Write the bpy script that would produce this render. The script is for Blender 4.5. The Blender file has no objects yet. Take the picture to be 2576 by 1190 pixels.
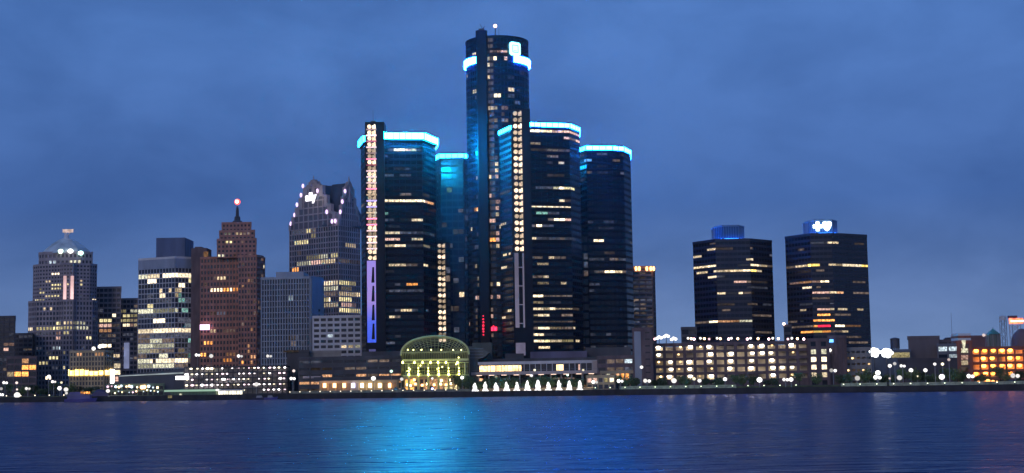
import bpy, bmesh, math, random
from mathutils import Vector, Matrix
random.seed(7)
R = math.radians
sc = bpy.context.scene
COL = sc.collection

# ------------------------------------------------------------------ camera
F = 3632.0; PITCH = 5.68; ROLL = -0.9; CAMH = 8.0
CM = Matrix.Rotation(R(90 + PITCH), 3, 'X') @ Matrix.Rotation(R(ROLL), 3, 'Z')
cam = bpy.data.cameras.new('camera'); camo = bpy.data.objects.new('camera', cam); COL.objects.link(camo)
camo.location = (0, 0, CAMH); camo.rotation_euler = CM.to_euler()
cam.sensor_width = 36; cam.lens = F / 2576 * 36; cam.clip_start = 0.5; cam.clip_end = 60000
sc.camera = camo

def ray(px, py):
    return CM @ Vector(((px - 1288) / F, -(py - 595) / F, -1))
def at(px, py, Y):
    r = ray(px, py); t = Y / r.y
    return Vector((r.x * t, Y, CAMH + r.z * t))
def shore(px, off=0.0):
    return 709 / (1 + .343 * (px - 1288) / F) + off
GZ = 2.5
HAZE = .00003

# ------------------------------------------------------------------ materials
def nt(name):
    m = bpy.data.materials.new(name); m.use_nodes = True
    t = m.node_tree; return m, t, t.nodes['Principled BSDF']
def stone(name, col, rough=.85, var=.25, scale=.15, bump=0.0, stretch=(1, 1, .25)):
    m, t, b = nt(name)
    tc = t.nodes.new('ShaderNodeTexCoord'); mp = t.nodes.new('ShaderNodeMapping'); mp.inputs['Scale'].default_value = stretch
    n = t.nodes.new('ShaderNodeTexNoise'); n.inputs['Scale'].default_value = scale; n.inputs['Detail'].default_value = 6
    t.links.new(tc.outputs['Object'], mp.inputs[0]); t.links.new(mp.outputs[0], n.inputs['Vector'])
    cr = t.nodes.new('ShaderNodeValToRGB')
    cr.color_ramp.elements[0].position = .3; cr.color_ramp.elements[1].position = .7
    cr.color_ramp.elements[0].color = (*[c * (1 - var) for c in col], 1)
    cr.color_ramp.elements[1].color = (*[min(1, c * (1 + var)) for c in col], 1)
    t.links.new(n.outputs['Fac'], cr.inputs[0]); t.links.new(cr.outputs[0], b.inputs['Base Color'])
    b.inputs['Roughness'].default_value = rough
    return m
def glass(name, col=(.008, .011, .02), rough=.18, spec=.5, wav=.02):
    m, t, b = nt(name)
    b.inputs['Base Color'].default_value = (*col, 1); b.inputs['Roughness'].default_value = rough
    b.inputs['Specular IOR Level'].default_value = spec
    tc = t.nodes.new('ShaderNodeTexCoord'); n = t.nodes.new('ShaderNodeTexNoise'); n.inputs['Scale'].default_value = .35
    n.inputs['Detail'].default_value = 2
    bp = t.nodes.new('ShaderNodeBump'); bp.inputs['Strength'].default_value = .6; bp.inputs['Distance'].default_value = wav
    t.links.new(tc.outputs['Object'], n.inputs['Vector']); t.links.new(n.outputs['Fac'], bp.inputs['Height']); t.links.new(bp.outputs[0], b.inputs['Normal'])
    return m
def emit(name, col, s, vary=0.0, scale=.5, sample=True):
    m = bpy.data.materials.new(name); m.use_nodes = True; t = m.node_tree
    t.nodes.remove(t.nodes['Principled BSDF'])
    e = t.nodes.new('ShaderNodeEmission'); e.inputs[0].default_value = (*col, 1); e.inputs[1].default_value = s
    if vary:
        tc = t.nodes.new('ShaderNodeTexCoord'); n = t.nodes.new('ShaderNodeTexNoise'); n.inputs['Scale'].default_value = scale; n.inputs['Detail'].default_value = 3
        mr = t.nodes.new('ShaderNodeMapRange'); mr.inputs[1].default_value = .32; mr.inputs[2].default_value = .68
        mr.inputs[3].default_value = s * (1 - vary); mr.inputs[4].default_value = s * (1 + vary)
        t.links.new(tc.outputs['Object'], n.inputs['Vector']); t.links.new(n.outputs['Fac'], mr.inputs[0]); t.links.new(mr.outputs[0], e.inputs[1])
    if name.startswith('window') or name.startswith(('garage', 'lamp_cream', 'lamp_pink', 'lamp_white', 'street_', 'market')) or name.startswith('deck'):
        oi = t.nodes.new('ShaderNodeObjectInfo'); r2 = t.nodes.new('ShaderNodeMapRange'); r2.inputs[3].default_value = .18; r2.inputs[4].default_value = 1.55
        mu = t.nodes.new('ShaderNodeMath'); mu.operation = 'MULTIPLY'; t.links.new(oi.outputs['Random'], r2.inputs[0]); t.links.new(r2.outputs[0], mu.inputs[0])
        if vary: t.links.new(mr.outputs[0], mu.inputs[1])
        else: mu.inputs[1].default_value = s
        t.links.new(mu.outputs[0], e.inputs[1])
    t.links.new(e.outputs[0], t.nodes['Material Output'].inputs[0])
    m.cycles.emission_sampling = 'AUTO' if sample else 'NONE'
    return m

BLACKG = glass('tower_black_glass', (.003, .007, .018), .14, .42)
BLACKS = stone('tower_black_metal', (.004, .008, .018), .5, .3)
BLACKS.node_tree.nodes['Principled BSDF'].inputs['Specular IOR Level'].default_value = .22
NAVY = glass('navy_glass', (.008, .02, .05), .2, .6)
NAVYS = stone('navy_metal', (.010, .022, .05), .5, .3)
MIDG = glass('brown_black_glass', (.012, .014, .024), .2, .5)
GREYG = glass('grey_glass', (.05, .055, .075), .25, .5)
GRANITE = stone('grey_granite', (.38, .32, .33), .8, .2)
GREYP = stone('pale_grey_panel', (.66, .63, .63), .7, .15)
GREYB = stone('blue_grey_panel', (.38, .40, .44), .7, .18)
CONC = stone('concrete', (.33, .31, .29), .9, .25)
DCONC = stone('dark_concrete', (.10, .095, .10), .9, .3)
BRICK = stone('brown_brick', (.46, .21, .15), .9, .25, .4)
DBRICK = stone('dark_brick', (.17, .12, .12), .9, .3, .4)
REDBR = stone('red_brick', (.34, .12, .08), .9, .25, .4)
LIME = stone('warm_limestone', (.48, .38, .24), .85, .2)
COPPER = stone('green_copper', (.20, .30, .29), .6, .3)
SLATE = stone('dark_slate', (.055, .065, .09), .5, .3)
WHITEM = stone('white_paint', (.7, .7, .72), .5, .08)
METAL = stone('dark_metal', (.06, .06, .07), .5, .3)
STEEL = stone('grey_steel', (.25, .26, .29), .45, .2)
TRUNK = stone('bark', (.07, .05, .035), .9, .3, 2)
SEAW = stone('wet_seawall', (.028, .028, .032), .7, .5, .3)
PROM = stone('promenade_concrete', (.28, .27, .23), .9, .35, .12, 0, (1, 1, 1))
GRASS = stone('grass', (.10, .13, .05), .95, .5, .4, 0, (1, 1, 1))
ASPH = stone('asphalt', (.05, .05, .052), .9, .3, .2, 0, (1, 1, 1))
SAIL = stone('purple_canvas', (.10, .09, .19), .8, .2)
HULL = stone('dark_hull', (.05, .05, .10), .4, .2)
PURP = stone('violet_hull', (.12, .11, .32), .4, .2)
GREENF = stone('green_siding', (.12, .17, .12), .8, .3)
WC = {
 'cream': emit('window_cream', (1, .76, .46), .72, .75, 1.1, False),
 'bright': emit('window_bright', (1, .80, .52), 1.7, .6, .9, False),
 'warm': emit('window_warm', (1, .50, .24), .7, .75, 1.1, False),
 'orange': emit('window_orange', (1, .38, .09), 1.7, .65, 1.1, False),
 'pink': emit('window_pink', (1, .60, .48), .7, .65, 1.1, False),
 'cool': emit('window_cool', (.75, .90, 1), .8, .65, 1.1, False),
 'teal': emit('window_teal', (.45, .95, .80), .4, .65, 1.1, False),
 'dim': emit('window_dim', (.55, .60, .85), .09, .7, .6, False),
 'dimw': emit('window_dim_warm', (.85, .62, .50), .14, .7, .6, False),
 'yel': emit('window_yellow', (1, .84, .42), .8, .65, 1.1, False),
 'pale': emit('window_pale', (.92, .88, .62), .72, .75, 1.1, False),
 'blue': emit('window_blue', (.15, .45, 1), 1.0, .65, 1.1, False),
 'red': emit('window_red', (1, .02, .06), 3.0, .4, .8, False),
 'gold': emit('window_gold', (1, .66, .16), 3.0, .5, .4, False),
}

# ------------------------------------------------------------------ mesh tools
class MB:
    def __init__(s): s.v = []; s.f = []
    def add(s, vs, fs):
        n = len(s.v); s.v += [tuple(v) for v in vs]; s.f += [tuple(i + n for i in f) for f in fs]; return s
    def box(s, x0, x1, y0, y1, z0, z1):
        return s.add([(x0, y0, z0), (x1, y0, z0), (x1, y1, z0), (x0, y1, z0), (x0, y0, z1), (x1, y0, z1), (x1, y1, z1), (x0, y1, z1)],
                     [(0, 3, 2, 1), (4, 5, 6, 7), (0, 1, 5, 4), (1, 2, 6, 5), (2, 3, 7, 6), (3, 0, 4, 7)])
    def slab(s, p, q, z0, z1, d0, d1, n):
        """box along the line p->q, from d0 to d1 along the outward normal n"""
        a = [p + n * d1, q + n * d1, q + n * d0, p + n * d0]
        return s.add([(v.x, v.y, z0) for v in a] + [(v.x, v.y, z1) for v in a],
                     [(0, 3, 2, 1), (4, 5, 6, 7), (0, 1, 5, 4), (1, 2, 6, 5), (2, 3, 7, 6), (3, 0, 4, 7)])
    def prism(s, pl, z0, z1, cap=True):
        n = len(pl)
        vs = [(p[0], p[1], z0) for p in pl] + [(p[0], p[1], z1) for p in pl]
        fs = [(i, (i + 1) % n, (i + 1) % n + n, i + n) for i in range(n)]
        if cap: fs += [tuple(range(n, 2 * n)), tuple(reversed(range(n)))]
        return s.add(vs, fs)
    def tube(s, a, b, r0, r1=None, k=8):
        r1 = r0 if r1 is None else r1
        a = Vector(a); b = Vector(b); d = (b - a).normalized()
        u = d.orthogonal().normalized(); w = d.cross(u)
        vs = [a + (u * math.cos(2 * math.pi * i / k) + w * math.sin(2 * math.pi * i / k)) * r0 for i in range(k)]
        vs += [b + (u * math.cos(2 * math.pi * i / k) + w * math.sin(2 * math.pi * i / k)) * r1 for i in range(k)]
        return s.add(vs, [(i, (i + 1) % k, (i + 1) % k + k, i + k) for i in range(k)] + [tuple(range(k, 2 * k)), tuple(reversed(range(k)))])
    def lathe(s, c, prof, k=12):
        """prof = [(r,z)...] round a vertical axis through c"""
        vs = []; m = len(prof)
        for r, z in prof:
            for i in range(k):
                a = 2 * math.pi * i / k
                vs.append((c[0] + r * math.cos(a), c[1] + r * math.sin(a), c[2] + z))
        fs = [(j * k + i, j * k + (i + 1) % k, (j + 1) * k + (i + 1) % k, (j + 1) * k + i) for j in range(m - 1) for i in range(k)]
        fs += [tuple(range((m - 1) * k, m * k)), tuple(reversed(range(k)))]
        return s.add(vs, fs)
    def ball(s, c, r, k=12, sz=1.0):
        return s.lathe(c, [(r * math.sin(t), -r * sz * math.cos(t)) for t in [math.pi * (j + .08) / 8.16 for j in range(9)]], k)
    def build(s, name, mat, parent=None, smooth=False, kind=None, label=None):
        o0 = Vector((0, 0, 0))
        if parent is not None: o0 = parent.matrix_world.translation if parent.parent is None else parent['_o']
        o0 = Vector(o0)
        me = bpy.data.meshes.new(name)
        me.from_pydata([tuple(Vector(v) - o0) for v in s.v], [], s.f)
        bm = bmesh.new(); bm.from_mesh(me); bmesh.ops.recalc_face_normals(bm, faces=bm.faces); bm.to_mesh(me); bm.free()
        me.materials.append(mat)
        if smooth:
            for p in me.polygons: p.use_smooth = True
        o = bpy.data.objects.new(name, me); COL.objects.link(o)
        if parent is not None: o.parent = parent
        if kind: o['kind'] = kind
        if label: o['label'] = label
        return o
NAMES = {}
def thing(name, label, cat, loc, group=None):
    o = bpy.data.objects.new(name, None); COL.objects.link(o); o.location = loc
    o.empty_display_size = 1
    o['label'] = label; o['category'] = cat
    if group: o['group'] = group
    o.matrix_world = Matrix.Translation(loc)
    return o
def tag(o, label, cat, group=None):
    o['label'] = label; o['category'] = cat
    if group: o['group'] = group
    return o

# ------------------------------------------------------------------ buildings
class Bld:
    """A building on a plan polygon; facade = dark glazing core with wall piers and spandrels standing proud."""
    def __init__(s, name, label, cat, plan, ref, ztop, floors, cellw, gl, wall, pier=.5, span=1.2, proud=.35,
                 z0=GZ, group=None, rand=None, hk=1.0, grid=True, root=None, core='glazing', parapet=True, wname='wall'):
        s.plan = []
        for it in plan:
            if len(it) == 3: s.plan.append(Vector((it[1], it[2], 0)))
            else:
                w = at(it[0], ref, it[1]); s.plan.append(Vector((w.x, w.y, 0)))
        n = len(s.plan); c = sum(s.plan, Vector()) / n; s.c = c
        area = sum(s.plan[i].x * s.plan[(i + 1) % n].y - s.plan[(i + 1) % n].x * s.plan[i].y for i in range(n))
        if area < 0: s.plan.reverse()
        s.z0 = z0; s.z1 = ztop; s.nf = floors; s.fh = (ztop - z0) / floors
        s.span = span; s.pier = pier; s.proud = proud; s.hk = hk; s.mr = 3 if hk < 1 else 5
        s.root = root or thing(name, label, cat, Vector((c.x, c.y, z0)), group)
        MB().prism(s.plan, z0, ztop).build(core, gl, s.root)
        s.e = []
        W = MB()
        for i in range(n):
            p = s.plan[i]; q = s.plan[(i + 1) % n]; d = q - p; L = d.length; d = d / L
            nr = Vector((d.y, -d.x, 0)); mid = (p + q) / 2
            face = nr.dot(-mid.normalized()) > -.35
            nc = max(1, round(L / cellw))
            s.e.append((p, q, d, L, nr, nc, face))
            if grid and face:
                for k in range(nc + 1):
                    a = p + d * (L * k / nc); hw = pier / 2
                    lo = max(0, L * k / nc - hw); hi = min(L, L * k / nc + hw)
                    W.slab(p + d * lo, p + d * hi, z0, ztop, -.05, proud, nr)
                for f in range(floors + 1):
                    zc = z0 + s.fh * f
                    W.slab(p + d * .01, q - d * .01, max(z0, zc - span / 2), min(ztop - .01, zc + span / 2), -.04, proud - .07, nr)
        if parapet:
            for p, q, d, L, nr, nc, face in s.e:
                if face: W.slab(p - d * .1, q + d * .1, ztop - .6, ztop + .9, -.5, proud + .15, nr)
        if W.v: s.wall = W.build(wname, wall, s.root)
        s.used = set(); s.nw = 0
    def cell(s, px, py, floor=None):
        r = ray(px, py); best = None
        for i, (p, q, d, L, nr, nc, face) in enumerate(s.e):
            den = r.x * nr.x + r.y * nr.y
            if den >= 0: continue
            t = (p.x * nr.x + p.y * nr.y) / den
            x = r.x * t; y = r.y * t; u = (x - p.x) * d.x + (y - p.y) * d.y
            if -.01 <= u <= L + .01:
                z = CAMH + r.z * t
                if best is None or t < best[0]: best = (t, i, u, z)
        if best is None: return None
        t, i, u, z = best
        nc = s.e[i][5]; L = s.e[i][3]
        return i, min(nc - 1, max(0, int(u / L * nc))), min(s.nf - 1, max(0, int((z - s.z0) / s.fh))), u
    def pane(s, i, u0, u1, f, kind, hf=1.0):
        p, q, d, L, nr, nc, face = s.e[i]
        zc = s.z0 + s.fh * (f + .5); h = (s.fh - s.span) * .5 * hf * s.hk
        m = MB().slab(p + d * u0, p + d * u1, zc - h, zc + h, .01, min(.12, s.proud * .5), nr)
        m.build('window', WC[kind], s.root); s.nw += 1
    def strip(s, x0, x1, py, kind='cream', hf=1.0, fx=True):
        """light the cells seen between two picture columns on one floor"""
        if s.nw > 98: return
        fl = None; runs = []
        st = max(1, int(abs(x1 - x0) / 1.0))
        for k in range(st + 1):
            px = x0 + (x1 - x0) * k / st
            c = s.cell(px, py)
            if c is None: continue
            i, j, f, u = c
            if fx:
                if fl is None: fl = f
                f = fl
            if (i, j, f) in s.used: continue
            s.used.add((i, j, f))
            if runs and runs[-1][0] == i and runs[-1][3] == f and abs(runs[-1][2] - j) == 1 and runs[-1][4] < s.mr:
                runs[-1][1] = min(runs[-1][1], j); runs[-1][5] = max(runs[-1][5], j); runs[-1][2] = j; runs[-1][4] += 1
            else: runs.append([i, j, j, f, 1, j])
        for i, a, _, f, _, b in runs:
            L = s.e[i][3]; nc = s.e[i][5]; w = L / nc
            s.pane(i, a * w + s.pier * .5, (b + 1) * w - s.pier * .5, f, kind, hf)
    def dots(s, pts):
        for pt in pts:
            x, y = pt[0], pt[1]; k = pt[2] if len(pt) > 2 else 'cream'; w = pt[3] if len(pt) > 3 else 0
            s.strip(x - w / 2, x + w / 2, y, k, pt[4] if len(pt) > 4 else 1.0)
    def rnd(s, n, kinds, edges=None, f0=0, f1=None, maxrun=3, seed=0):
        rg = random.Random(seed + 11); f1 = s.nf if f1 is None else f1
        es = [i for i, e in enumerate(s.e) if e[6] and (-(e[0] + e[1]) / 2).normalized().dot(e[4]) > .12 and (edges is None or i in edges)]
        for _ in range(n):
            if s.nw > 97: return
            i = rg.choice(es); L = s.e[i][3]; nc = s.e[i][5]; w = L / nc
            f = rg.randrange(f0, f1); j = rg.randrange(nc); ln = min(rg.randint(1, maxrun), nc - j)
            if any((i, jj, f) in s.used for jj in range(j, j + ln)): continue
            for jj in range(j, j + ln): s.used.add((i, jj, f))
            s.pane(i, j * w + s.pier * .5, (j + ln) * w - s.pier * .5, f, rg.choice(kinds), rg.choice((1, 1, .7)))
    def block(s, name, mat, inset, z0, z1, c=None):
        c = c or s.c
        pl = [c + (p - c) * inset for p in s.plan]
        return MB().prism(pl, z0, z1).build(name, mat, s.root)

def ztop_of(px, py, Y): return at(px, py, Y).z
def offset_plan(plan, d):
    n = len(plan); out = []
    for i in range(n):
        a, b, c = plan[i - 1], plan[i], plan[(i + 1) % n]
        e1 = (b - a).normalized(); e2 = (c - b).normalized()
        n1 = Vector((e1.y, -e1.x, 0)); n2 = Vector((e2.y, -e2.x, 0)); m = (n1 + n2).normalized()
        out.append(b + m * (d / max(.5, m.dot(n1))))
    return out
def clutter(parent, cx, cy, z, w, n, seed, ant=False):
    """roof plant: a few boxes and thin masts on a roof"""
    rg = random.Random(seed); m = MB()
    for _ in range(n):
        x = cx + rg.uniform(-w, w); y = cy + rg.uniform(-w, w) * .5; a = rg.uniform(.8, 2.4); h = rg.uniform(.8, 2.4)
        m.box(x - a, x + a, y - a, y + a, z, z + h)
    m.build('roof_plant', METAL, parent)
    if ant:
        for _ in range(2):
            x = cx + rg.uniform(-w, w) * .6
            MB().tube((x, cy, z), (x, cy, z + rg.uniform(4, 9)), .12, .05, 6).build('mast', METAL, parent)

# ------------------------------------------------------------------ the riverfront towers
CY1 = emit('crown_cyan', (.0018, .47, 1.0), 720, .12, .08)
CY2 = emit('crown_pale_cyan', (.008, .35, 1.0), 60, .12, .08)
CY3 = emit('crown_blue_cyan', (.005, .18, 1.0), 220, .12, .08)
CBL = emit('crown_blue_white', (.009, .14, 1.0), 230, .2, .2)
LOGO = emit('sign_white_cyan', (.22, .85, 1.0), 5)
BEADC = emit('lamp_cream', (1, .74, .50), 1.2, .5, 1.2, False)
BEADP = emit('lamp_pink', (1, .26, .42), 1.3, .2, 1, False)
BEADV = emit('lamp_violet', (.55, .45, 1), 1.3, .2, 1, False)
BEADW = emit('lamp_white', (1, .70, .72), 1.5, .2, 1, False)
REDL = emit('beacon_red', (1, .06, .06), 6)
WHITEL = emit('lamp_plain_white', (1, .96, .90), 2)

def crown(b, dz, h, mat, out=1.6, front=None):
    """continuous lit band round the top edge, carried by a dark cap above and below"""
    pl = offset_plan(b.plan, out); z1 = b.z1 + dz
    es = list(range(len(pl))) if front is None else front
    m = MB(); m2 = MB()
    for i in es:
        a = pl[i]; c = pl[(i + 1) % len(pl)]; d = (c - a).normalized(); nr = Vector((d.y, -d.x, 0))
        if nr.y > .5 or (nr.y > -.12 and nr.x < 0): continue
        (m2 if nr.x < -.4 else m).slab(a + d * .02, c - d * .02, z1 - h, z1, -.5, 0, nr)
    m.build('crown_light', mat, b.root)
    if m2.v: m2.build('crown_light', CY2, b.root)
    m = MB()
    for i in es:
        a = pl[i]; c = pl[(i + 1) % len(pl)]; d = (c - a).normalized(); L = (c - a).length; nr = Vector((d.y, -d.x, 0)); k = max(1, int(L / 3.4))
        for j in range(k + 1):
            u = min(L - .2, max(.2, L * j / k)); m.slab(a + d * (u - .13), a + d * (u + .13), z1 - h - .1, z1 + .1, -.2, .16, nr)
        m.slab(a, c, z1 - .02, z1 + .25, -.6, .22, nr)
    m.build('crown_bracket', BLACKS, b.root)
    MB().prism(offset_plan(b.plan, out - .6), z1 - h - .6, z1 + .8).build('crown_cap', BLACKS, b.root)
def faces_in(b):
    return [i for i, e in enumerate(b.e) if (-(e[0] + e[1]) / 2).normalized().dot(e[4]) > .02]

def shaft(b, px0, px1, pytop, Yf, depth, bx0, bx1, by0, by1, nb, z0=GZ, pattern='c', ref=None, two=True):
    """projecting lift shaft with a column of lamps, two to each landing"""
    ref = ref or pytop
    a = at(px0, ref, Yf); c = at(px1, ref, Yf); zt = at(px0, pytop, Yf).z
    MB().box(a.x, c.x, Yf, Yf + depth, z0, zt).build('lift_shaft', BLACKS, b.root)
    sh = b.root.children[-1]; sh['_o'] = b.root.location[:]
    A = at(bx0, by0, Yf - .4); B = at(bx1, by0, Yf - .4); zb = at(bx0, by1, Yf - .4).z; za = A.z
    st = (za - zb) / nb; w = B.x - A.x
    for k in range(nb):
        z = za - st * (k + .5)
        mt = BEADC
        m = MB()
        m.ball((A.x + w * .28, Yf - .55, z - st * .02), w * .24, 10, min(1.0, st * .40 / (w * .24)))
        m.add(*boxv(A.x + w * .6, A.x + w * .98, Yf - .9, Yf - .02, z - st * .36, z + st * .16))
        m.add(*boxv(A.x + w * .80, A.x + w * .98, Yf - 1.2, Yf - .9, z - st * .1, z + st * .34))
        o = m.build('landing_lamp', mt, sh)
        if pattern == 'p' and k < nb - 1 and k > 0:
            bm_ = [BEADW, BEADW, BEADW, BEADP, BEADW, BEADW, BEADP, BEADP, BEADW, BEADW, BEADW, BEADP, BEADC, BEADV, BEADV, BEADC, BEADP, BEADP, BEADW][k % 19]
            mm = MB(); zz = z + st * .48
            mm.tube((A.x - w * .08, Yf - .9, zz), (B.x + w * .08, Yf - .9, zz), st * .13, st * .13, 8)
            mm.build('light_bar', bm_, sh)
    return sh
def boxv(x0, x1, y0, y1, z0, z1):
    m = MB().box(x0, x1, y0, y1, z0, z1); return m.v, m.f
def ribs(b, step, prj, mat, edges=None, w=.35):
    m = MB()
    for i, (p, q, d, L, nr, nc, face) in enumerate(b.e):
        if not face or (edges and i not in edges): continue
        n = max(1, int(L / step))
        for k in range(n + 1):
            u = min(L - w / 2, max(w / 2, L * k / n)); m.slab(p + d * (u - w / 2), p + d * (u + w / 2), b.z0, b.z1 - .5, -.03, prj, nr)
    m.build('mullion', mat, b.root)

# -- left riverfront tower, brightest crown
Y = 800
T = Bld('office_tower', 'black glass tower with the thickest cyan crown and a pink and cream lamp column', 'tower',
        [(908, Y + 27), (918, Y + 9), (961, Y), (1062, Y + 3), (1095, Y + 22), (1088, Y + 40), (1050, Y + 50), (950, Y + 50)], 345,
        ztop_of(1000, 352, Y), 39, 3.2, BLACKG, BLACKS, .22, 1.5, .12, hk=.62)
b11 = T
crown(T, 4.0, 3.4, CY1, 1.7)
shaft(T, 918, 966, 307, Y - 3, 14, 923, 945, 311, 656, 23, pattern='p')
for a in [(962, 1066, 502, 'bright'), (1067, 1074, 502, 'pink'), (1078, 1090, 503, 'warm'), (997, 1008, 383.4, 'bright'), (1013, 1024, 383.4, 'pink'), (1026, 1040, 383.4, 'bright'), (1041, 1050, 384, 'dim'),
          (1040, 1054, 561, 'bright'), (977, 997, 591, 'bright'), (1000, 1089, 592, 'dim'), (973, 984, 604, 'pink'), (992, 1002, 604, 'pink'), (1048, 1058, 607, 'cream'),
          (976, 983, 621, 'cream'), (994, 1008, 621, 'bright'), (1012, 1060, 620, 'dim'), (1066, 1076, 622, 'cream'), (982, 1012, 664, 'cream'), (1016, 1042, 666, 'dimw'), (1069, 1076, 666, 'cream'),
          (966, 978, 680, 'dim'), (1027, 1048, 711, 'orange'), (995, 999, 710, 'dim'), (990, 1060, 725, 'dim'), (1016, 1030, 788, 'cream'), (982, 987, 802, 'cream'), (992, 998, 801, 'dimw')]:
    T.strip(*a)
T.dots([(974, 427, 'dim'), (1004, 427, 'dim', 3), (1030, 427, 'dim', 3), (977, 443, 'dim', 4), (1022, 441, 'dim', 18), (1071, 489, 'dimw', 8), (975, 546, 'dim', 3), (1019, 547, 'dim', 4),
        (993, 575, 'dim', 4), (985, 560, 'dim'), (1063, 561, 'dim'), (977, 382, 'dim'), (975, 397, 'dim'), (1091, 387, 'blue', 6), (957, 384, 'blue', 3), (1055, 802, 'dim', 6),
        (1001, 850, 'dim', 3), (978, 863, 'dim', 3), (1003, 788, 'dim', 4), (1037, 786, 'dim', 3), (1077, 786, 'dim'), (912, 517, 'dimw', 6), (965, 545, 'teal'), (971, 725, 'dim')])
T.rnd(14, ['dim', 'dimw'], maxrun=3, seed=5)
# lit panel below the lamps: lavender turning blue, with dark slots
a = at(923, 657, Y - 3.6); c = at(945, 657, Y - 3.6); zb = at(923, 862, Y - 3.6).z; zt = at(923, 656, Y - 3.6).z
LAV = bpy.data.materials.new('lavender_to_blue_light_panel'); LAV.use_nodes = True
t = LAV.node_tree; t.nodes.remove(t.nodes['Principled BSDF'])
tc = t.nodes.new('ShaderNodeTexCoord'); sp = t.nodes.new('ShaderNodeSeparateXYZ'); cr = t.nodes.new('ShaderNodeValToRGB'); em = t.nodes.new('ShaderNodeEmission')
t.links.new(tc.outputs['Generated'], sp.inputs[0]); t.links.new(sp.outputs['Z'], cr.inputs[0]); t.links.new(cr.outputs[0], em.inputs[0]); t.links.new(em.outputs[0], t.nodes['Material Output'].inputs[0])
E = cr.color_ramp.elements; E[0].position = 0; E[0].color = (.06, .12, .85, 1); E[1].position = 1; E[1].color = (.34, .26, .78, 1)
x = cr.color_ramp.elements.new(.25); x.color = (.10, .16, .90, 1); x = cr.color_ramp.elements.new(.5); x.color = (.36, .26, .70, 1)
em.inputs[1].default_value = 1.0; LAV.cycles.emission_sampling = 'NONE'
MB().box(a.x, c.x, Y - 3.6, Y - 3.05, zb, zt).build('light_panel', LAV, T.root)
for k in range(4):
    z1 = zt - (zt - zb) * (.08 + k * .23); z0 = z1 - (zt - zb) * .19; w = c.x - a.x
    MB().add([(a.x + w * .62, Y - 3.9, z1), (a.x + w * .82, Y - 3.9, z1), (a.x + w * .86, Y - 3.9, z0), (a.x + w * .50, Y - 3.9, z0),
              (a.x + w * .62, Y - 3.61, z1), (a.x + w * .82, Y - 3.61, z1), (a.x + w * .86, Y - 3.61, z0), (a.x + w * .50, Y - 3.61, z0)],
             [(0, 1, 2, 3), (7, 6, 5, 4), (0, 4, 5, 1), (1, 5, 6, 2), (2, 6, 7, 3), (3, 7, 4, 0)]).build('dark_slot', BLACKS, T.root)
a = at(928, 880, Y - 3.6); c = at(945, 880, Y - 3.6)
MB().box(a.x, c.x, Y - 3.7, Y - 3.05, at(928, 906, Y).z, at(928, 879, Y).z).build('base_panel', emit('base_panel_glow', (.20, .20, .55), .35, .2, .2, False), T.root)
clutter(T.root, at(942, 310, Y).x, Y + 4, at(942, 307, Y - 3).z, 2, 1, 3, True)
clutter(T.root, at(1020, 310, Y).x, Y + 25, T.z1 + 5, 10, 4, 4)

# -- rear low tower between
Y = 885
T = Bld('office_tower', 'blue tinted ribbed tower with thin pale cyan crown just left of the tallest tower', 'tower',
        [(1094, Y + 12), (1108, Y), (1165, Y), (1185, Y + 8), (1185, Y + 40), (1094, Y + 40)], 400, ztop_of(1130, 400, Y), 33, 3.3, NAVY, NAVYS, .3, 1.3, .14)
crown(T, 3.0, 2.3, CY2, 1.2)
ribs(T, 3.4, .55, NAVYS)
T.dots([(1134, 472, 'teal', 3), (1130, 620, 'dim', 4), (1110, 560, 'dim', 3), (1150, 700, 'dim', 4), (1140, 780, 'dimw', 4), (1174, 545, 'dim', 3), (1162, 655, 'dim', 3), (1150, 828, 'dim', 4), (1160, 740, 'cream', 1)])
T.rnd(12, ['dim'], seed=3)
# its lower lift shaft stands in front as its own slim annex
Y2 = 862
S = Bld('lift_annex', 'slim dark annex with a short cream lamp column rising behind the glass vault', 'annex',
        [(1098, Y2), (1132, Y2), (1132, Y2 + 12), (1098, Y2 + 12)], 612, ztop_of(1110, 608, Y2), 18, 4, BLACKG, BLACKS, .3, 1.4, .12)
S.root['_o'] = S.root.location[:]
shaft(S, 1098, 1121, 608, Y2 - 1.5, 1.2, 1100, 1119.5, 611, 862, 18)
S.dots([(1126, 676, 'dim', 2), (1127, 702, 'dimw', 3)])

# -- tallest cylinder
Y = 858; cx = at(1250, 112, Y).x; cx2 = cx; rad = at(1328.6, 112, Y).x - cx2
rad = (at(1328.6, 112, Y).x - at(1171.6, 112, Y).x) / 2; cx = (at(1328.6, 112, Y).x + at(1171.6, 112, Y).x) / 2
pl = [(0, cx + rad * math.sin(2 * math.pi * (k + .5) / 28), Y - rad * math.cos(2 * math.pi * (k + .5) / 28)) for k in range(28)]
T = Bld('hotel_tower', 'tallest round dark glass tower with blue light bands, a rooftop emblem and a ball beacon', 'tower',
        pl, 112, ztop_of(1171.6, 112, Y), 56, 1.9, BLACKG, BLACKS, .3, 1.5, .14)
C = T
z1 = T.z1
def arc(px0, px1, pyl, h, out, name, mat, z=None):
    m = MB(); zc = z
    for i, (p, q, d, L, nr, nc, face) in enumerate(T.e):
        mid = (p + q) / 2; pr = CM.transposed() @ Vector((mid.x, mid.y, zc - CAMH)); X = 1288 + F * pr.x / -pr.z
        if face and nr.y < .25 and px0 <= X <= px1:
            m.slab(p - d * .12, q + d * .12, zc - h / 2, zc + h / 2, 0, out, nr)
    m.build(name, mat, T.root)
zb = at(1171, 165, Y).z
arc(1160, 1205, 0, 3.6, 1.3, 'light_band', CBL, zb)
arc(1286, 1345, 0, 3.6, 1.3, 'light_band', CBL, zb)
m = MB(); 
for i, (p, q, d, L, nr, nc, face) in enumerate(T.e):
    if face: m.slab(p - d * .1, q + d * .1, zb + 2.6, zb + 3.3, 0, .8, nr)
m.build('cornice', BLACKS, T.root)
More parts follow.
